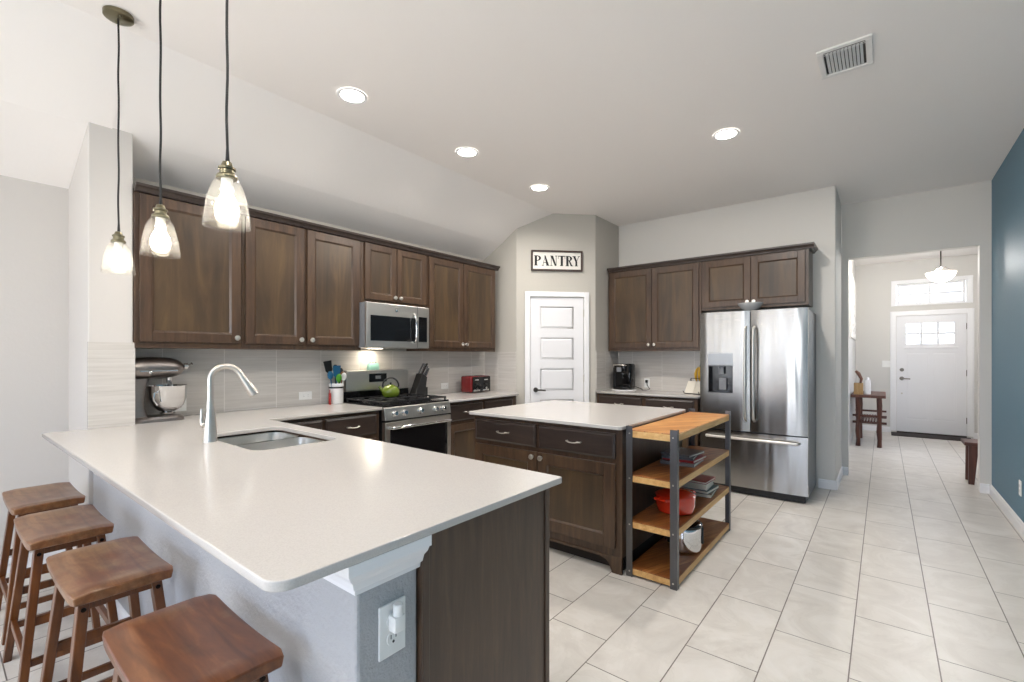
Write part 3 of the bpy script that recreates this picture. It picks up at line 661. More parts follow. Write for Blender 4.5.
# ------------------------------------------------------------------ range (local x 0..w along +Y, front -y = +X)
rg = thing('gas_range', 'stainless gas range with black grates and oven', 'range', (-3.25, 2.366, 0), RL)
RW = .752
MB().box(0, RW, .02, .655, .09, .895, .002).build('body', 'black_matte', rg)
MB().box(.0, RW, .0, .62, .895, .925, .006).build('cooktop', 'black_gloss', rg)
m = MB(); m.prism([(0, .80), (-.028, .80), (-.012, .905), (.03, .925), (.03, .80)], 'x', .002, RW-.002); m.build('control_panel', 'stainless_range', rg, bevel=.003)
for xx in (.10, .20, .378, .556, .655):
    q = Matrix.Translation((xx, -.021, .853)) @ Matrix.Rotation(PI/2-.15, 4, 'X')
    m = MB(); m.lathe([(.027, 0), (.027, .006), (.022, .010), (.021, .03), (.017, .034), (0, .034)], 24, q); kn = m.build('knob', 'chrome', rg, True)
ov = MB(); ov.box(.004, RW-.004, -.028, .02, .26, .785, .004); ovd = ov.build('oven_door', 'stainless_range', rg)
MB().box(.05, RW-.05, -.0305, -.0275, .30, .745, .001).build('oven_window', 'oven_glass', ovd)
m = MB(); m.tube([(.05, -.028, .735), (.052, -.07, .74), (.08, -.078, .742), (RW/2, -.085, .744), (RW-.08, -.078, .742), (RW-.052, -.07, .74), (RW-.05, -.028, .735)], .0125, 12); m.build('handle', 'chrome', ovd, True)
MB().box(.004, RW-.004, -.02, .02, .10, .25, .004).build('storage_drawer', 'stainless_range', rg)
for xx in (.06, RW-.06):
    for yy in (.08, .6): MB().cyl((xx, yy, 0), (xx, yy, .09), .016).build('foot', 'black_matte', rg)
# backguard
MB().box(.0, RW, .60, .655, .90, 1.01, .002).build('backguard_base', 'black_gloss', rg)
bgd = MB().box(.03, RW-.01, .59, .65, 1.01, 1.205, .006).build('backguard', 'stainless_range', rg)
dp = MB().box(.27, .47, .587, .591, 1.09, 1.17, .001).build('display', 'black_gloss', bgd)
MB().box(.34, .40, .5855, .5875, 1.12, 1.15).build('clock_digits', 'grey_plastic', dp)
# grates & burners
for gx0, gx1 in ((.02, .255), (.26, .496), (.501, .736)):
    m = MB(); z0 = .925; zt_ = .955; r = .006
    for yy in (.03, .30, .57): m.box(gx0, gx1, yy-r, yy+r, zt_-.012, zt_)
    for xx in (gx0+r, gx1-r): m.box(xx-r, xx+r, .03, .57, zt_-.012, zt_)
    for yy in (.165, .435):
        cx = (gx0+gx1)/2
        m.box(gx0, cx-.035, yy-.005, yy+.005, zt_-.01, zt_); m.box(cx+.035, gx1, yy-.005, yy+.005, zt_-.01, zt_)
        m.box(cx-.005, cx+.005, yy-.13, yy-.035, zt_-.01, zt_); m.box(cx-.005, cx+.005, yy+.035, yy+.13, zt_-.01, zt_)
    for xx in (gx0+r, gx1-r):
        for yy in (.035, .3, .565): m.box(xx-.006, xx+.006, yy-.006, yy+.006, z0, zt_-.01)
    m.build('grate', 'grate_iron', rg)
for xx, yy, r in ((.137, .165, .038), (.137, .435, .03), (.378, .3, .042), (.618, .165, .034), (.618, .435, .03)):
    m = MB(); m.lathe([(r*1.2, 0), (r*1.15, .006), (r, .007), (r, .014), (r*.9, .018), (0, .019)], 24, Matrix.Translation((xx, yy, .925))); m.build('burner', 'black_matte', rg, True)
# microwave
mw = thing('microwave', 'stainless over-the-range microwave below the short cabinet', 'microwave', (-3.50, 2.378, 0), RL)
mw.scale = (.965, 1, 1)
MB().box(0, .735, .03, .41, 1.415, 1.812, .003).build('body', 'grey_plastic', mw)
MB().box(0, .735, -.0, .03, 1.415, 1.812, .004).build('face', 'stainless_range', mw)
dwn = MB().box(.04, .575, -.004, .001, 1.475, 1.70, .002).build('door_window', 'oven_glass', mw)
m = MB(); m.tube([(.535, .0, 1.47), (.535, -.03, 1.48), (.535, -.042, 1.52), (.535, -.046, 1.6), (.535, -.042, 1.68), (.535, -.03, 1.725), (.535, 0, 1.735)], .011, 12); m.build('handle', 'chrome', mw, True)
MB().box(.60, .705, -.004, .001, 1.475, 1.715, .002).build('keypad', 'black_gloss', mw)
MB().box(.5835, .5865, -.0006, .001, 1.42, 1.808).build('door_gap', 'black_matte', mw)
m = MB(); m.cyl((.33, 0, 1.755), (.33, -.003, 1.755), .012, seg=20); m.build('badge', 'chrome', mw)
MB().box(.08, .62, .06, .36, 1.412, 1.4155).build('vent_filter', 'nickel', mw)
MB().box(.24, .36, .25, .33, 1.4095, 1.413).build('task_lamp', 'hood_lens', mw)
def area(name, loc, size, power, col=(1, .95, .89), rot=(0, 0, 0), shape='DISK', spread=PI):
    l = bpy.data.lights.new(name, 'AREA'); l.shape = shape; l.size = size; l.energy = power; l.color = col; l.spread = spread
    o = bpy.data.objects.new(name, l); COL.objects.link(o); o.location = loc; o.rotation_euler = rot; return o
area('microwave_task_light', (-3.80, 2.66, 1.405), .16, .9, (1, .88, .70))

# ------------------------------------------------------------------ ceiling fixtures
LAMP_W = 14
spots = [(-2.72, 1.74), (-2.725, 2.82), (-2.725, 3.87), (-.947, 3.83)]
labs = ['recessed ceiling light nearest the pendants', 'middle recessed ceiling light of the row of three', 'recessed ceiling light nearest the pantry', 'recessed ceiling light above the shelving cart, apart from the row']
for (x, y), lb in zip(spots, labs):
    r = thing('recessed_light', lb, 'ceiling light', (x, y, H-.006), 0, 'recessed ceiling lights')
    m = MB(); m.lathe([(.095, .004), (.093, -.002), (.082, -.004), (.074, .000), (.074, .004)], 40, cap=False); m.build('trim_ring', 'trim_white', r, True)
    MB().lathe([(0, .001), (.075, .001), (.075, .004), (0, .004)], 36).build('lens', 'lamp_lens', r)
    area('ceiling_area_light', (x, y, H-.012), .14, 22 if x > -2 else 10, (1, .94, .87), spread=PI if x > -2 else 2.7)
for x, y, e in ((-.95, 2.2, 9), (-.95, .6, 8), (-.6, -1.2, 16), (-2.4, -1.6, 14)): area('ceiling_area_light', (x, y, H-.012), .14, e, (1, .95, .9), spread=PI)  # extra lamps without fixtures, added to brighten the room
# pendants
pend0 = None
PL = [(-2.985, 1.750, 'leftmost clear glass pendant lamp, in front of the pale wall end'), (-2.318, 1.742, 'middle clear glass pendant lamp over the peninsula'), (-1.640, 1.738, 'rightmost clear glass pendant lamp, the one largest in view')]
PD = thing('pendant_lamp', '', 'pendant lamp', (0, 0, 0), 0, 'glass pendants over the peninsula')
prof = [(.0245, .163), (.031, .158), (.042, .142), (.052, .114), (.060, .076), (.0655, .036), (.068, .008)]
m = MB(); m.lathe(prof, 48, cap=False); o = m.build('glass_shade', 'shade_glass', PD, True); sm = o.modifiers.new('thickness', 'SOLIDIFY'); sm.thickness = .0025
m = MB(); m.lathe([(.030, .160), (.031, .166), (.028, .172), (.022, .176), (.021, .188), (.025, .190), (.025, .196), (.018, .200), (.013, .214), (.008, .216), (0, .216)], 32); m.build('socket', 'brass_antique', PD, True)
m = MB(); m.lathe([(.017, .160), (.016, .145), (.020, .125), (.0, .12)], 24); m.build('lamp_holder', 'white_plastic', PD, True)
m = MB(); m.lathe([(0, .020), (.020, .025), (.031, .042), (.034, .062), (.029, .086), (.017, .110), (.014, .122), (0, .123)], 28); m.build('bulb', 'bulb_glow', PD, True)
m = MB(); cz = H-1.744
m.tube([(.0012*math.sin(i*1.3), .0012*math.cos(i*.9), .214+(cz-.235)*i/24) for i in range(25)], [.0065]+[.0042]*24, 8); m.build('cord', 'cord_black', PD, True)
m = MB(); m.lathe([(.0, cz-.024), (.055, cz-.024), (.061, cz-.020), (.062, cz-.003), (0, cz-.003)], 36); cn = m.build('canopy', 'brass_antique', PD, True)
m = MB()
for sx in (-.035, .035): m.ball((sx, 0, cz-.026), .006)
m.build('canopy_screw', 'brass_antique', cn, True)
for i, (x, z, lb) in enumerate(PL):
    r = PD if i == 0 else copy_tree(PD)
    r.location = (x, .6, 1.744); r['label'] = lb
    l = bpy.data.lights.new('pendant_bulb', 'POINT'); l.energy = 7; l.color = (1, .88, .72); l.shadow_soft_size = .036
    lo = bpy.data.objects.new('pendant_bulb', l); COL.objects.link(lo); lo.location = (x, .6, 1.744+.066)
# air vent
vt = thing('ceiling_vent', 'white ceiling air vent with dark louvers', 'vent', (-.172, 3.265, H-.002))
m = MB(); a, b_ = .125, .16
m.box(-a, a, -b_, -b_+.03, -.012, 0, .003); m.box(-a, a, b_-.03, b_, -.012, 0, .003); m.box(-a, -a+.03, -b_+.03, b_-.03, -.012, 0, .003); m.box(a-.03, a, -b_+.03, b_-.03, -.012, 0, .003)
m.build('frame', 'vent_metal', vt); MB().box(-a+.03, a-.03, -b_+.03, b_-.03, -.002, -.0005).build('duct', 'vent_dark', vt)
m = MB()
for i in range(10):
    x = -.078+.0172*i; m.bar((x, -b_+.05, -.007), (x, b_-.03, -.007), .014, .0014, (1, 0, .6))
m.bar((-a+.03, -b_+.045, -.008), (a-.03, -b_+.045, -.008), .016, .002, (0, 1, .5)); m.bar((-a+.03, -b_+.06, -.008), (a-.03, -b_+.06, -.008), .010, .002, (0, 1, .5))
m.build('louvers', 'vent_metal', vt)
# entry pendant bowl
ep_ = thing('bowl_pendant', 'white glass bowl pendant hanging in the entry', 'pendant lamp', (.565, 8.0, 2.27))
m = MB(); m.lathe([(0, 0), (.04, .004), (.09, .03), (.135, .08), (.150, .125), (.145, .127), (.10, .06), (0, .02)], 36); m.build('glass_bowl', 'bowl_glow', ep_, True)
m = MB(); m.tube([(0, 0, .17), (0, 0, .72)], .007, 10); m.tube([(-.05, 0, .19), (0, 0, .17), (.05, 0, .19)], .005, 8); m.tube([(0, -.05, .19), (0, 0, .17), (0, .05, .19)], .005, 8); m.lathe([(.06, .69), (.06, .716), (0, .718)], 24)
for a in (0, 2.1, 4.2): m.tube([(.05*math.cos(a), .05*math.sin(a), .18), (.146*math.cos(a), .146*math.sin(a), .126)], .0025, 6)
m.build('stem', 'bolt_dark', ep_, True)
l = bpy.data.lights.new('entry_bulb', 'POINT'); l.energy = 48; l.color = (1, .98, .95); l.shadow_soft_size = .06
lo = bpy.data.objects.new('entry_bulb', l); COL.objects.link(lo); lo.location = (.565, 8.0, 2.45)

# ------------------------------------------------------------------ bar stools
ST = thing('bar_stool', '', 'stool', (0, 0, 0), 0, 'saddle stools along the breakfast bar')
SW, SD, SH = .475, .266, .632
m = MB(); N = 16; NY = 6; th = .040
def seat_z(u, v_):            # dished along its length, ends rise
    return SH-.014+.012*abs(u)**2.2
top_, bot = {}, {}
for i in range(N+1):
    u = -1+2*i/N
    for j in range(NY+1):
        v_ = -1+2*j/NY; r_ = .0
        x_ = u*SW/2; y_ = v_*SD/2
        cr = 1 - .06*max(0, abs(u)-.86)/.14; y2 = y_*cr
        z_ = seat_z(u, v_) - (.006 if abs(v_) > .99 else 0) - (.007 if abs(u) > .99 else 0)
        top_[i, j] = m.b.verts.new((x_, y2, z_)); bot[i, j] = m.b.verts.new((x_*.985, y2*.97, seat_z(u, v_)-th))
for i in range(N):
    for j in range(NY):
        m.b.faces.new((top_[i, j], top_[i+1, j], top_[i+1, j+1], top_[i, j+1])); m.b.faces.new((bot[i, j], bot[i, j+1], bot[i+1, j+1], bot[i+1, j]))
for i in range(N):
    m.b.faces.new((top_[i, 0], bot[i, 0], bot[i+1, 0], top_[i+1, 0])); m.b.faces.new((top_[i, NY], top_[i+1, NY], bot[i+1, NY], bot[i, NY]))
for j in range(NY):
    m.b.faces.new((top_[0, j], top_[0, j+1], bot[0, j+1], bot[0, j])); m.b.faces.new((top_[N, j], bot[N, j], bot[N, j+1], top_[N, j+1]))
m.build('seat', 'seat_wood', ST, True, bevel=.004)
LT, LB = (.165, .092), (.225, .150)
def legpt(sx, sy, z):
    f_ = 1-z/(SH-.05); return Vector((sx*(LT[0]+(LB[0]-LT[0])*f_), sy*(LT[1]+(LB[1]-LT[1])*f_), z))
for sx in (-1, 1):
    for sy in (-1, 1):
        m = MB(); m.bar(legpt(sx, sy, 0), legpt(sx, sy, SH-.048), .040, .026, (1, 0, 0), .042, .028); lg = m.build('leg', 'stool_wood', ST, bevel=.003)
        p = legpt(sx, sy, SH-.075); MB().cyl(p+Vector((sx*.018, 0, 0)), p+Vector((sx*.0235, 0, 0)), .007, seg=12).build('bolt', 'bolt_dark', lg)
def rail(z, w, d, ax, s):
    m = MB()
    if ax == 'y': m.bar(legpt(s, -1, z), legpt(s, 1, z), d, w, (1, 0, 0))
    else: m.bar(legpt(-1, s, z), legpt(1, s, z), d, w, (0, 1, 0))
    return m
for s in (-1, 1):
    rail(SH-.066, .030, .018, 'x', s).build('apron', 'stool_wood', ST, bevel=.002); rail(SH-.066, .030, .018, 'y', s).build('apron', 'stool_wood', ST, bevel=.002)
    rail(.17, .032, .018, 'x', s).build('stretcher', 'stool_wood', ST, bevel=.002); rail(.30, .032, .018, 'y', s).build('stretcher', 'stool_wood', ST, bevel=.002)
    rail(.15, .026, .018, 'y', s).build('stretcher', 'stool_wood', ST, bevel=.002)
stl = [(-3.425, .383, 0, 'brown saddle bar stool farthest from the viewer, by the pale wall end'), (-2.795, .374, .0, 'second farthest brown saddle bar stool with a worn pale seat'),
       (-2.118, .398, .0, 'third brown saddle bar stool, second nearest, its seat partly worn'), (-1.368, .415, 0, 'nearest reddish brown saddle bar stool at the bottom edge')]
for i, (x, y, a, lb) in enumerate(stl):
    r = ST if i == 0 else copy_tree(ST)
    r.location = (x, y, 0); r.rotation_euler = (0, 0, a); r['label'] = lb
    if i == 3:
        for ch in r.children:
            if ch.name.startswith('seat'): ch.data = ch.data.copy(); ch.data.materials[0] = M['seat_red']

# ------------------------------------------------------------------ wall plates
def outlet(loc, rz, label, duplex=True, wide=False, horizontal=False, group=None, name='wall_outlet', cat='outlet'):
    r = thing(name, label, cat, loc, rz, group)          # face towards -y local
    w, h = (.035, .0575); 
    if wide: w = .058
    if horizontal: w, h = h, w
    MB().box(-w, w, -.006, 0, -h, h, .0025).build('cover_plate', 'white_plastic', r)
    if duplex:
        for s in (-1, 1):
            ox, oz = (s*.019, 0) if horizontal else (0, s*.019)
            m = MB(); m.lathe([(.0165, 0), (.016, .002), (0, .002)], 20, Matrix.Translation((ox, -.006, oz)) @ Matrix.Rotation(PI/2, 4, 'X')); so = m.build('receptacle', 'white_plastic', r, True)
            q = MB()
            if horizontal: q.box(ox-.002, ox+.007, -.0087, -.0078, .005, .0065); q.box(ox-.002, ox+.007, -.0087, -.0078, -.0065, -.005)
            else:
                q.box(ox-.0075, ox-.0055, -.0087, -.0078, oz-.001, oz+.008); q.box(ox+.0055, ox+.0075, -.0087, -.0078, oz-.001, oz+.008)
                q.cyl((ox, -.0078, oz-.008), (ox, -.0087, oz-.008), .003, seg=10)
            q.build('slots', 'socket_dark', so)
    else:
        n_ = 2 if wide else 1
        for i in range(n_):
            ox = (i-(n_-1)/2)*.046; MB().box(ox-.016, ox+.016, -.009, -.005, -.033, .033, .002).build('rocker', 'white_plastic', r)
    return r
o1 = outlet((-.9395, .708, .678), RL, 'white outlet with a small plugged-in adapter on the end of the half wall'); o1.scale = (1.12, 1, 1.12)
nl = MB(); nl.box(-.016, .016, -.036, -.008, .002, .040, .004); nl.lathe([(.012, 0), (.012, .025), (.010, .027), (0, .027)], 18, Matrix.Translation((.0, -.026, .040)))
tag(nl.build('plug_adapter', 'white_plastic', None, True, loc=(-.9395, .708, .678)), 'small white plug-in adapter pushed into the outlet on the half wall', 'plug').rotation_euler = (0, 0, RL)
outlet((-3.911, 2.045, .998), RL, 'white outlet on the tile left of the utensil crock', horizontal=True)
outlet((-3.911, 3.68, 1.0), RL, 'white outlet on the tile between the knife block and the toaster', horizontal=True)
outlet((-3.911, 1.13, 1.005), RL, 'white outlet on the tile just right of the stand mixer')
outlet((-2.33, 5.6595, 1.0), 0, 'white outlet behind the coffee maker cord')
outlet((.8195, 5.215, .33), -PI/2, 'white outlet low on the blue wall at the right edge')
outlet((.035, 10.5995, 1.2), 0, 'white double light switch left of the front door', False, True, name='light_switch', cat='light switch')

# ------------------------------------------------------------------ pantry sign
sx_, sy_ = on_diag(.485, .002)
sg = thing('pantry_sign', 'framed white sign reading PANTRY above the pantry door', 'sign', (sx_, sy_, 2.355), PI/4)
hw, hh = .312, .245
MB().box(-hw+.01, hw-.01, -.012, 0, .01, hh-.01).build('board', 'sign_board', sg)
m = MB(); m.box(-hw, -hw+.02, -.026, 0, 0, hh); m.box(hw-.02, hw, -.026, 0, 0, hh); m.box(-hw+.02, hw-.02, -.026, 0, 0, .02); m.box(-hw+.02, hw-.02, -.026, 0, hh-.02, hh); m.build('frame', 'sign_frame', sg)
m = MB(); y0, y1 = -.0145, -.0118; zb_, zt_ = .062, .183; TH, TN, SF = .027, .008, .007
def rc(x0, x1, z0, z1): m.box(x0, x1, y0, y1, z0, z1)
def pg(P_): m.prism(P_, 'y', y0, y1)
def bowl_(x0, z0, z1, w):             # bowl of P / R with heavy right side
    N_ = 14; cz_ = (z0+z1)/2; hz = (z1-z0)/2; O, I = [], []
    for i in range(N_+1):
        a = PI/2-PI*i/N_; O.append((x0+w*math.cos(a), cz_+hz*math.sin(a))); I.append((x0+(w-TH*.9)*math.cos(a), cz_+(hz-TN)*math.sin(a)))
    for i in range(N_): pg([O[i], O[i+1], I[i+1], I[i]])
def stem(x): rc(x, x+TH, zb_, zt_); rc(x-.008, x+TH+.008, zb_, zb_+SF); rc(x-.008, x+TH+.008, zt_-SF, zt_)
lw = .092; X0 = -.272
stem(X0+.004); bowl_(X0+.004+TH, .118, zt_, .048)                                        # P
x = X0+.092                                                                              # A
pg([(x+.028, zt_), (x+.042, zt_), (x+.085, zb_), (x+.054, zb_)]); pg([(x+.034, zt_-.012), (x+.038, zt_-.012), (x+.012, zb_), (x+.006, zb_)]); rc(x+.018, x+.062, .095, .101); rc(x-.004, x+.022, zb_, zb_+SF); rc(x+.05, x+.09, zb_, zb_+SF)
x = X0+.192                                                                              # N
rc(x+.008, x+.014, zb_, zt_); rc(x+.068, x+.074, zb_, zt_); pg([(x+.004, zt_), (x+.032, zt_), (x+.074, zb_), (x+.054, zb_)]); rc(x, x+.026, zb_, zb_+SF); rc(x-.002, x+.03, zt_-SF, zt_); rc(x+.058, x+.084, zt_-SF, zt_)
x = X0+.284                                                                              # T
rc(x+.034, x+.034+TH, zb_, zt_); rc(x+.026, x+.064, zb_, zb_+SF); rc(x+.002, x+.088, zt_-SF-.002, zt_); pg([(x+.002, zt_), (x+.008, zt_), (x+.006, zt_-.036), (x+.002, zt_-.036)]); pg([(x+.082, zt_), (x+.088, zt_), (x+.088, zt_-.036), (x+.084, zt_-.036)])
x = X0+.384                                                                              # R
stem(x+.002); bowl_(x+.002+TH, .122, zt_, .044); pg([(x+.030, .128), (x+.046, .126), (x+.078, zb_), (x+.056, zb_)]); rc(x+.056, x+.086, zb_, zb_+SF)
x = X0+.468                                                                              # Y
pg([(x+.0, zt_), (x+.026, zt_), (x+.052, .115), (x+.030, .115)]); pg([(x+.070, zt_), (x+.076, zt_), (x+.046, .115), (x+.040, .115)]); rc(x+.030, x+.052, zb_, .116); rc(x+.022, x+.060, zb_, zb_+SF); rc(x-.006, x+.034, zt_-SF, zt_); rc(x+.060, x+.084, zt_-SF, zt_)
m.build('lettering', 'sign_ink', sg)

# ------------------------------------------------------------------ things on the counters
# stand mixer (head along +y local, base at origin)
mx = thing('stand_mixer', 'metallic grey stand mixer with steel bowl beside the wall end', 'stand mixer', (-3.735, .955, .914), 0)
mx.scale = (1, .92, 1.1)
b = MB(); b.loft([[Vector((x_, y_, z_)) for x_, y_ in rrect(-.085+e, .085-e, -.17+e, .15-e, .07-e*.5)] for z_, e in ((0, 0), (.018, 0), (.030, .012), (.034, .03))]); b.build('base', 'mixer_metal', mx, True)
b = MB(); b.loft([[Vector((x_, y_+dy, z_)) for x_, y_ in rrect(-w_, w_, -d_, d_, .03)] for z_, w_, d_, dy in ((.028, .05, .05, -.115), (.10, .042, .04, -.125), (.20, .045, .045, -.12), (.255, .05, .055, -.11))]); b.build('column', 'mixer_metal', mx, True)
b = MB(); R = []
for i in range(13):
    yy = -.17+.33*i/12; u = (i/12-.42)/.58; wv = math.sqrt(max(.02, 1-abs(u)**3)) if abs(u) < 1 else .14
    R.append([Vector((.062*wv*math.cos(a_), yy, .315+.065*wv*math.sin(a_))) for a_ in [2*PI*k_/20 for k_ in range(20)]])
b.loft(R); b.build('head', 'mixer_metal', mx, True)
MB().box(-.0635, .0635, -.12, .10, .296, .303, .001).build('trim_band', 'chrome', mx)
MB().cyl((0, .155, .325), (0, .178, .325), .018, .018, 20).build('hub_cap', 'chrome', mx, True)
MB().tube([(.0, .178, .325), (.02, .19, .335), (.03, .197, .34)], [.006, .006, .009], 8).build('hub_screw', 'chrome', mx, True)
MB().cyl((0, .065, .262), (0, .065, .20), .022, .012, 20).build('beater_shaft', 'chrome', mx, True)
bb = MB(); bb.lathe([(.045, .040), (.050, .048), (.030, .052), (.060, .062), (.096, .09), (.114, .135), (.119, .205), (.123, .21), (.117, .21), (.110, .135), (.09, .095), (.05, .07), (0, .068)], 40, Matrix.Translation((0, .055, 0)), cap=False); bwl = bb.build('bowl', 'chrome', mx, True)
MB().tube([(.075, -.02, .175), (.10, -.05, .17), (.105, -.055, .13), (.095, -.03, .10)], .006, 8).build('handle', 'chrome', bwl, True)
MB().tube([(-.0, .055, .2), (.04, .055, .16), (.045, .055, .12), (0, .055, .085), (-.045, .055, .12), (-.04, .055, .16), (0, .055, .2)], .005, 8).build('beater', 'ceramic_grey', mx, True)
MB().ball((.062, -.06, .292), .012, (.8, 1, 1)).build('speed_lever', 'chrome', mx, True)

# kettle on the back burner
kt = thing('kettle', 'lime green kettle with black handle on the gas range', 'kettle', (-3.66, 2.75, .956), math.radians(50))
kt.scale = (.87, .87, .87)
m = MB(); m.lathe([(.0, 0), (.075, .0), (.088, .012), (.098, .045), (.094, .075), (.075, .105), (.045, .122), (.034, .125), (0, .126)], 36); m.build('body', 'kettle_green', kt, True)
m = MB(); m.lathe([(.034, .124), (.030, .131), (.0, .137)], 24); m.build('lid', 'kettle_green', kt, True)
MB().ball((0, 0, .145), .011).build('lid_knob', 'black_matte', kt, True)
m = MB(); m.tube([(-.078, 0, .10)]+[(-.085*math.cos(PI*i/12), 0, .118+.085*math.sin(PI*i/12)) for i in range(13)]+[(.078, 0, .10)], .009, 10); m.build('handle', 'black_matte', kt, True)
m = MB(); m.tube([(-.08, .0, .06), (-.105, 0, .085), (-.125, 0, .112)], [.02, .016, .012], 12); m.build('spout', 'kettle_green', kt, True)

# teal canisters on the backguard
tb = thing('spice_holder', 'small pale teal ceramic holder on top of the range backguard', 'holder', (-3.868, 2.70, 1.2055), RL)
m = MB(); m.loft([[Vector((x_, y_, z_)) for x_, y_ in rrect(-.062+e, .062-e, -.024+e*.4, .024-e*.4, .012)] for z_, e in ((0, .004), (.01, 0), (.055, .006), (.068, .014))]); m.build('body', 'teal_ceramic', tb, True)
m = MB()
for xx in (-.03, 0, .03): m.cyl((xx, 0, .066), (xx, 0, .074), .009, seg=12)
m.build('caps', 'cover_brown', tb)

# utensil crock
cr = thing('utensil_crock', 'white crock holding kitchen utensils left of the range', 'crock', (-3.846, 2.298, .914), RL)
m = MB(); m.lathe([(0, 0), (.058, 0), (.061, .004), (.062, .155), (.065, .158), (.065, .178), (.062, .182), (.058, .178), (.056, .02), (0, .016)], 32); m.build('body', 'ceramic_white', cr, True)
m = MB(); m.lathe([(.0625, .138), (.0640, .145), (.0625, .152)], 32, cap=False); m.build('band', 'bolt_dark', cr)
def utensil(name, label, dx, dy, tipx, tipy, L_, mat, kind):
    g = 'utensils standing in the white crock'
    r = thing(name, label, 'utensil', (-3.846-dy, 2.298+dx, .935), RL, g)
    tip = Vector((tipx, tipy, L_)); d = tip.normalized()
    m = MB(); m.tube([(0, 0, 0), tuple(tip*.5), tuple(tip*.72)], [.005, .005, .0055], 8); m.build('handle', 'utensil_wood' if kind == 'wood' else ('black_matte' if mat == 'black_matte' else mat), r, True)
    q = Matrix.Translation(tip*.84) @ Vector((0, 0, 1)).rotation_difference(d).to_matrix().to_4x4()
    m = MB()
    if kind == 'spatula': m.loft([[q @ Vector(p) for p in ((-w_, -.003, z_), (w_, -.003, z_), (w_, .003, z_), (-w_, .003, z_))] for z_, w_ in ((-.05, .012), (-.03, .030), (.06, .038))])
    else: m.ball((0, 0, 0), .028, (1, .4, 1.35)); bmesh.ops.transform(m.b, matrix=q, verts=m.b.verts)
    m.build('blade' if kind == 'spatula' else 'bowl', mat, r, True)
utensil('spatula', 'black slotted spatula leaning left in the white crock', -.02, 0, -.06, .01, .36, 'black_matte', 'spatula')
utensil('ladle', 'black ladle standing tallest in the white crock', .0, .015, .012, .02, .345, 'black_matte', 'spoon')
utensil('spoon', 'black spoon leaning right in the white crock', .022, .01, .045, .02, .31, 'black_matte', 'spoon')
utensil('spatula', 'blue spatula in the white crock', -.01, -.015, -.005, -.02, .31, 'utensil_blue', 'spatula')
utensil('spoon', 'green spoon at the front of the white crock', .0, -.03, -.002, -.02, .25, 'utensil_green', 'spoon')
utensil('spoon', 'white spoon in the white crock', .028, -.015, .035, -.015, .26, 'white_plastic', 'spoon')
utensil('tongs', 'pale blue utensil leaning far left in the white crock', -.035, -.01, -.045, -.02, .28, 'utensil_blue', 'spoon')
utensil('spoon', 'wooden spoon at the right of the white crock', .033, .0, .035, .0, .27, 'utensil_wood', 'wood')
ms = MB(); ms.loft([[Vector((x_, y_, z_)) for x_, y_ in rrect(-.014, .014, -.006, .006, .005)] for z_ in (0, .10)]); ms.tube([(0, 0, .10), (0, 0, .13)], .004, 8)
o = ms.build('oven_mitt_clip', 'utensil_red', None, True, loc=(-3.765, 2.172, .935)); o.name = 'peeler'; tag(o, 'red-handled peeler against the left side of the white crock', 'peeler')
o.location = (-3.81, 2.215, .914)

# knife block
kb = thing('knife_block', 'black slanted knife block between range and outlet', 'knife block', (-3.80, 3.185, .914), RL)
m = MB(); m.prism([(-.045, 0), (.075, 0), (.075, .05), (.10, .205), (.035, .245), (-.06, .03)], 'y', -.05, .05); m.build('block', 'black_matte', kb, bevel=.004)
MB().box(.077, .12, -.035, .035, 0, .10, .006).build('scissor_holder', 'black_matte', kb)
dv = Vector((.52, 0, .86)).normalized()
for i in range(3):
    for j in range(3):
        p = Vector((.045+.02*i, -.032+.032*j, .236-.013*i)); m = MB(); m.bar(p-dv*.01, p+dv*(.13-.014*i), .014, .016, (0, 1, 0)); kh = m.build('knife_handle', 'black_matte' if (i+j) % 3 == 0 else 'chrome', kb, bevel=.003)

# toaster
ts = thing('toaster', 'black and chrome four-slice toaster with red end panels', 'toaster', (-3.66, 4.02, .914), RL)
m = MB(); m.box(-.165, .165, 0, .17, .008, .195, .018, seg=3); m.build('body', 'toaster_red', ts, True)
MB().box(-.145, .16, -.005, .002, .012, .188, .003).build('front_panel', 'black_gloss', ts)
for s in (-.08, .075):
    m = MB(); m.box(s-.032, s+.032, -.012, -.004, .145, .158, .002); m.build('display_strip', 'chrome', ts)
    m = MB(); m.box(s-.055, s+.055, -.012, -.004, .022, .040, .003); m.build('button_row', 'chrome', ts)
    m = MB(); m.cyl((s, -.004, .055), (s, -.02, .055), .013, seg=18); m.build('dial', 'chrome', ts, True)
    m = MB(); m.box(s-.018, s+.018, -.02, -.004, .095, .105, .003); m.build('lever', 'black_matte', ts)
    for yy in (.05, .115): MB().box(s-.06, s+.06, yy-.012, yy+.012, .193, .1965).build('slot', 'black_matte', ts)

# coffee maker
cm = thing('coffee_maker', 'black pod coffee maker on a pale round tray', 'coffee maker', (-2.535, 5.42, .93), 0)
m = MB(); m.box(-.105, .105, -.02, .13, 0, .315, .03, seg=4); m.box(-.085, .085, -.13, .0, 0, .035, .012); m.build('body', 'black_gloss', cm, True)
m = MB(); m.loft([[Vector((x_, y_, z_)) for x_, y_ in rrect(-w_, w_, -.13+e, .02, .04)] for z_, w_, e in ((.195, .082, .01), (.22, .088, 0), (.29, .085, .005), (.315, .07, .03))]); m.build('brew_head', 'black_gloss', cm, True)
m = MB(); m.tube([(-.075, -.09, .29), (-.07, -.135, .30), (0, -.148, .303), (.07, -.135, .30), (.075, -.09, .29)], .008, 10); m.build('lid_handle', 'nickel', cm, True)
MB().box(-.138, -.107, -.02, .12, .01, .27, .012).build('water_tank', 'smoke_glass', cm)
MB().box(-.03, .03, -.137, -.128, .215, .27, .004).build('display', 'grey_plastic', cm)
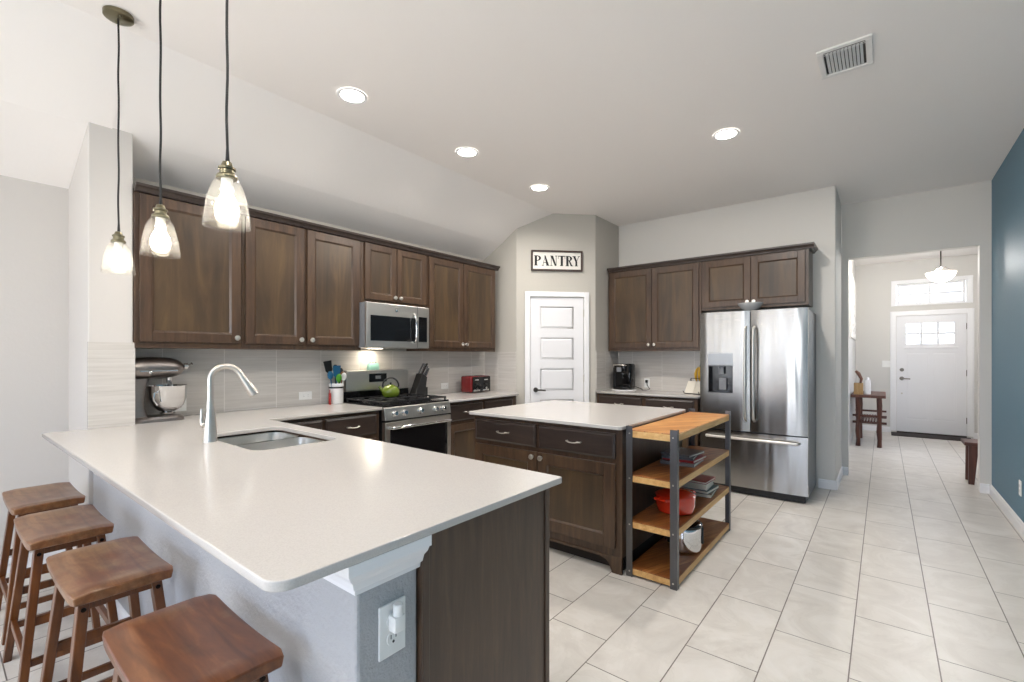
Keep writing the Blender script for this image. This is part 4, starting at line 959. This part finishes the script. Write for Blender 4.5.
m = MB(); m.lathe([(0, 0), (.15, 0), (.155, .006), (.152, .014), (.145, .010), (0, .008)], 40); tr_ = m.build('serving_tray', 'ceramic_white', None, True, loc=(-2.53, 5.42, .9145)); tag(tr_, 'round white tray beneath the coffee maker', 'tray')
m = MB(); m.tube([(-2.428, 5.52, .96), (-2.36, 5.58, .925), (-2.33, 5.50, .921), (-2.28, 5.52, .922), (-2.27, 5.60, .93), (-2.32, 5.64, .97), (-2.33, 5.648, 1.01)], .004, 8); m.box(-2.345, -2.315, 5.63, 5.650, 1.005, 1.04, .004)
tag(m.build('power_cord', 'cord_black', None, True), 'black power cord from the coffee maker to the outlet', 'cord')
# cookbook on easel + bananas
bk = thing('cookbook_stand', 'black wire stand leaning on the counter beside the refrigerator', 'book stand', (-1.675, 5.38, .914), -.35)
m = MB(); m.tube([(-.10, 0, .004), (-.10, .09, .17), (.10, .09, .17), (.10, 0, .004)], .004, 8); m.tube([(-.10, -.05, .03), (-.10, -.03, .004), (-.10, .12, .004), (-.10, .09, .17)], .004, 8); m.tube([(.10, -.05, .03), (.10, -.03, .004), (.10, .12, .004), (.10, .09, .17)], .004, 8); m.tube([(-.10, -.03, .004), (.10, -.03, .004)], .004, 8)
m.build('wire_frame', 'bolt_dark', bk, True)
bo = thing('cookbook', 'open pale cookbook resting on the wire stand', 'book', (-1.675, 5.36, .921), -.35)
for s in (-1, 1):
    m = MB(); P_ = [(s*.002, .0), (s*.05, -.006), (s*.10, -.002), (s*.115, .0), (s*.115, .008), (s*.002, .008)]
    m.prism(P_, 'z', 0, .15, Matrix.Rotation(math.radians(-28), 4, 'X')); m.build('page_block', 'paper', bo)
MB().box(-.118, .118, .0085, .0115, -.003, .153, 0, Matrix.Rotation(math.radians(-28), 4, 'X')).build('cover', 'cover_brown', bo)
bs = thing('banana_stand', 'dark hook stand for bananas beside the refrigerator', 'stand', (-1.64, 5.56, .914))
m = MB(); m.lathe([(0, 0), (.05, 0), (.048, .01), (0, .012)], 24); m.tube([(0, .035, .005), (0, .045, .15), (0, .04, .29), (0, .02, .325), (-.01, -.005, .325), (-.015, -.012, .305)], .005, 8); m.build('hook', 'bolt_dark', bs, True)
for i in range(3):
    m = MB(); a = 0
    m.tube([(-.012+.012*i, 0, 0), (-.028+.028*i, -.015, -.03), (-.038+.038*i, -.028, -.08), (-.038+.038*i, -.018, -.135), (-.034+.034*i, .0, -.165)], [.004, .013, .017, .014, .004], 10)
    o = m.build('banana', 'banana_yellow', None, True, loc=(-1.655, 5.548, 1.215)); tag(o, 'ripe yellow banana hanging in a bunch beside the refrigerator', 'banana', 'bananas on the hook')
# bowl on the fridge
bw = MB(); bw.lathe([(0, 0), (.045, 0), (.05, .006), (.085, .035), (.112, .068), (.116, .078), (.112, .080), (.105, .068), (.078, .036), (.04, .012), (0, .010)], 40)
tag(bw.build('bowl', 'ceramic_grey', None, True, loc=(-1.04, 5.125, 1.786)), 'pale grey bowl on top of the refrigerator', 'bowl')

# ------------------------------------------------------------------ things on the cart
def book(w, d, h, cover, label, loc, rz, group):
    r = thing('book', label, 'book', loc, rz, group); t_ = .0025
    m = MB(); m.box(-w/2, w/2, -d/2, d/2, 0, t_); m.box(-w/2, w/2, -d/2, d/2, h-t_, h); m.box(-w/2, -w/2+t_, -d/2, d/2, t_, h-t_); m.build('cover', cover, r)
    MB().box(-w/2+t_, w/2-.004, -d/2+.004, d/2-.004, t_, h-t_).build('pages', 'paper', r)
z = .617; g = 'books stacked on the second cart shelf'
for (w, d, h, cv, lb, dx, dy, a) in ((.26, .22, .022, 'cover_grey', 'grey book at the bottom of the stack under the cart top', 0, 0, 1.62), (.25, .21, .018, 'cover_red', 'red book second from the bottom of the stack under the cart top', .01, .02, 1.52), (.26, .20, .016, 'cover_slate', 'slate book second from the top of the stack under the cart top', -.01, .0, 1.7), (.24, .20, .014, 'cover_grey', 'thin grey magazine topmost on the stack under the cart top', .0, .01, 1.45)):
    book(w, d, h, cv, lb, (-1.075+dx, 3.22+dy, z), a, g); z += h+.0005
z = .337; g = 'books stacked on the third cart shelf'
for (w, d, h, cv, lb, dx, a) in ((.22, .24, .026, 'cover_brown', 'brown book at the bottom of the stack behind the red pot', 0, .1), (.21, .23, .022, 'cover_teal', 'dark teal book second in the stack behind the red pot', .005, -.08), (.19, .22, .042, 'cover_white', 'thick white book third in the stack behind the red pot', -.01, .05), (.18, .21, .016, 'cover_red', 'thin pinkish book on top of the stack behind the red pot', .0, -.05)):
    book(w, d, h, cv, lb, (-1.07+dx, 3.55, z), a, g); z += h+.0005
dt = thing('dutch_oven', 'red enamel dutch oven on the third cart shelf', 'pot', (-1.055, 3.02, .3375), -.25)
m = MB(); m.lathe([(0, 0), (.095, 0), (.110, .010), (.122, .05), (.124, .105), (.120, .107), (0, .107)], 40); m.build('body', 'enamel_red', dt, True)
m = MB(); m.lathe([(.126, .107), (.126, .114), (.115, .124), (.07, .140), (0, .146)], 40); ld = m.build('lid', 'enamel_red', dt, True)
m = MB(); m.lathe([(.012, .144), (.010, .155), (.022, .160), (.022, .170), (0, .174)], 20); m.build('lid_knob', 'bolt_dark', ld, True)
for s in (-1, 1):
    m = MB(); m.tube([(-.045, s*.112, .096), (-.038, s*.158, .102), (.038, s*.158, .102), (.045, s*.112, .096)], .010, 10); m.build('handle', 'enamel_red', dt, True)
pc = thing('slow_cooker', 'stainless cooking pot with black rim and handle on the bottom cart shelf', 'pot', (-1.045, 3.16, .054), 0)
m = MB(); m.lathe([(0, 0), (.09, 0), (.105, .012), (.110, .04), (.110, .160), (.108, .165), (0, .165)], 40); m.build('body', 'chrome', pc, True)
m = MB(); m.lathe([(.113, .160), (.115, .175), (.110, .182), (.07, .195), (0, .200)], 40); lidp = m.build('lid', 'black_gloss', pc, True)
m = MB(); m.lathe([(.018, .198), (.018, .215), (0, .218)], 20); m.build('lid_knob', 'black_matte', lidp, True)
for a in (.35, .35+PI):
    m = MB(); q = Matrix.Rotation(a, 4, 'Z'); m.box(.108, .120, -.022, .022, .05, .155, .005, q); m.build('handle', 'black_matte', pc)

# ------------------------------------------------------------------ entry furniture
tbv = thing('console_table', 'rustic dark wood console table in the entry', 'table', (-.385, 8.60, 0))
m = MB(); m.box(-.0, .41, 0, 1.05, .725, .765, .006); m.build('tabletop', 'rustic_wood', tbv)
for xx in (.085, .335):
    for yy in (.08, .93):
        m = MB(); R = []
        for k_, (z_, r_) in enumerate(((0, .030), (.1, .026), (.22, .031), (.38, .027), (.55, .032), (.725, .030))):
            R.append([Vector((xx+(r_)*math.cos(a_)+.004*math.sin(k_*2.2), yy+r_*math.sin(a_), z_)) for a_ in [2*PI*i/8 for i in range(8)]])
        m.loft(R); m.build('leg', 'rustic_wood', tbv, True)
m = MB()
for yy in (.08, .93): m.box(.02, .42, yy-.018, yy+.018, .34, .375, .004); m.box(.02, .42, yy-.018, yy+.018, .44, .47, .004)
m.build('stretcher', 'rustic_wood', tbv)
m = MB()
for i in range(9):
    xx = .075+i*.034; m.box(xx-.011, xx+.011, .05, .98, .376, .392)
m.build('slatted_shelf', 'rustic_wood', tbv)
bx_ = MB(); w_ = .055
bx_.box(-w_, w_, -w_, w_, 0, .008); bx_.box(-w_, -w_+.008, -w_, w_, .008, .17); bx_.box(w_-.008, w_, -w_, w_, .008, .17); bx_.box(-w_+.008, w_-.008, -w_, -w_+.008, .008, .17); bx_.box(-w_+.008, w_-.008, w_-.008, w_, .008, .17)
tag(bx_.build('wooden_box', 'box_wood', None, loc=(-.295, 8.72, .766)), 'small square light wood box on the console table', 'box')
um = MB(); um.tube([(0, 0, 0), (.02, 0, .14), (.035, 0, .22), (.0, 0, .30), (-.035, 0, .34)], [.012, .014, .020, .026, .018], 10)
tag(um.build('leather_strap', 'brown_leather', None, True, loc=(-.295, 8.72, .776)), 'brown leather item sticking up out of the wooden box', 'leather item')
cd_ = MB(); cd_.loft([[Vector((x_, y_, z_)) for x_, y_ in rrect(-.04, .04, -.04, .04, .012)] for z_ in (0, .21, .215)]); cd_.lathe([(.02, .215), (.02, .25), (0, .252)], 16)
tag(cd_.build('white_canister', 'ceramic_white', None, True, loc=(-.19, 8.84, .766)), 'white canister beside the wooden box on the console table', 'canister')
bn = thing('bench', 'dark wood bench whose end shows past the hall opening', 'bench', (.66, 6.78, 0))
MB().box(0, .60, -.02, .30, .405, .44, .005).build('bench_seat', 'rustic_wood', bn)
for xx, sg_ in ((.03, 1), (.53, -1)):
    for yy in (.02, .25):
        m = MB(); m.bar((xx+.025, yy, 0), (xx+.035+sg_*.008, yy, .405), .045, .035, (1, 0, 0), .075, .04); m.build('leg', 'rustic_wood', bn, bevel=.003)
tag(slab('door_mat', rrect(.10, 1.10, 10.14, 10.56, .02), [], .0005, .012, 'mat_dark', bev=.002), 'dark mat on the floor in front of the front door', 'mat')
# canvas on the entry wall seen edge-on
ar = thing('wall_art', 'white canvas with loose grey marks on the entry wall', 'wall art', (-.40, 8.6, 1.62), RL)
MB().box(0, 1.25, -.03, -.001, 0, .95, .002).build('canvas', 'art_white', ar)
m = MB()
for i in range(16):
    x_, z_ = random.uniform(.08, 1.15), random.uniform(.08, .87); a = random.uniform(-1, 1); L_ = random.uniform(.04, .14)
    m.bar((x_-L_*math.sin(a)/2, -.0308, z_-L_*math.cos(a)/2), (x_+L_*math.sin(a)/2, -.0308, z_+L_*math.cos(a)/2), .002, random.uniform(.01, .03), (0, 1, 0))
m.build('brush_marks', 'art_mark', ar)
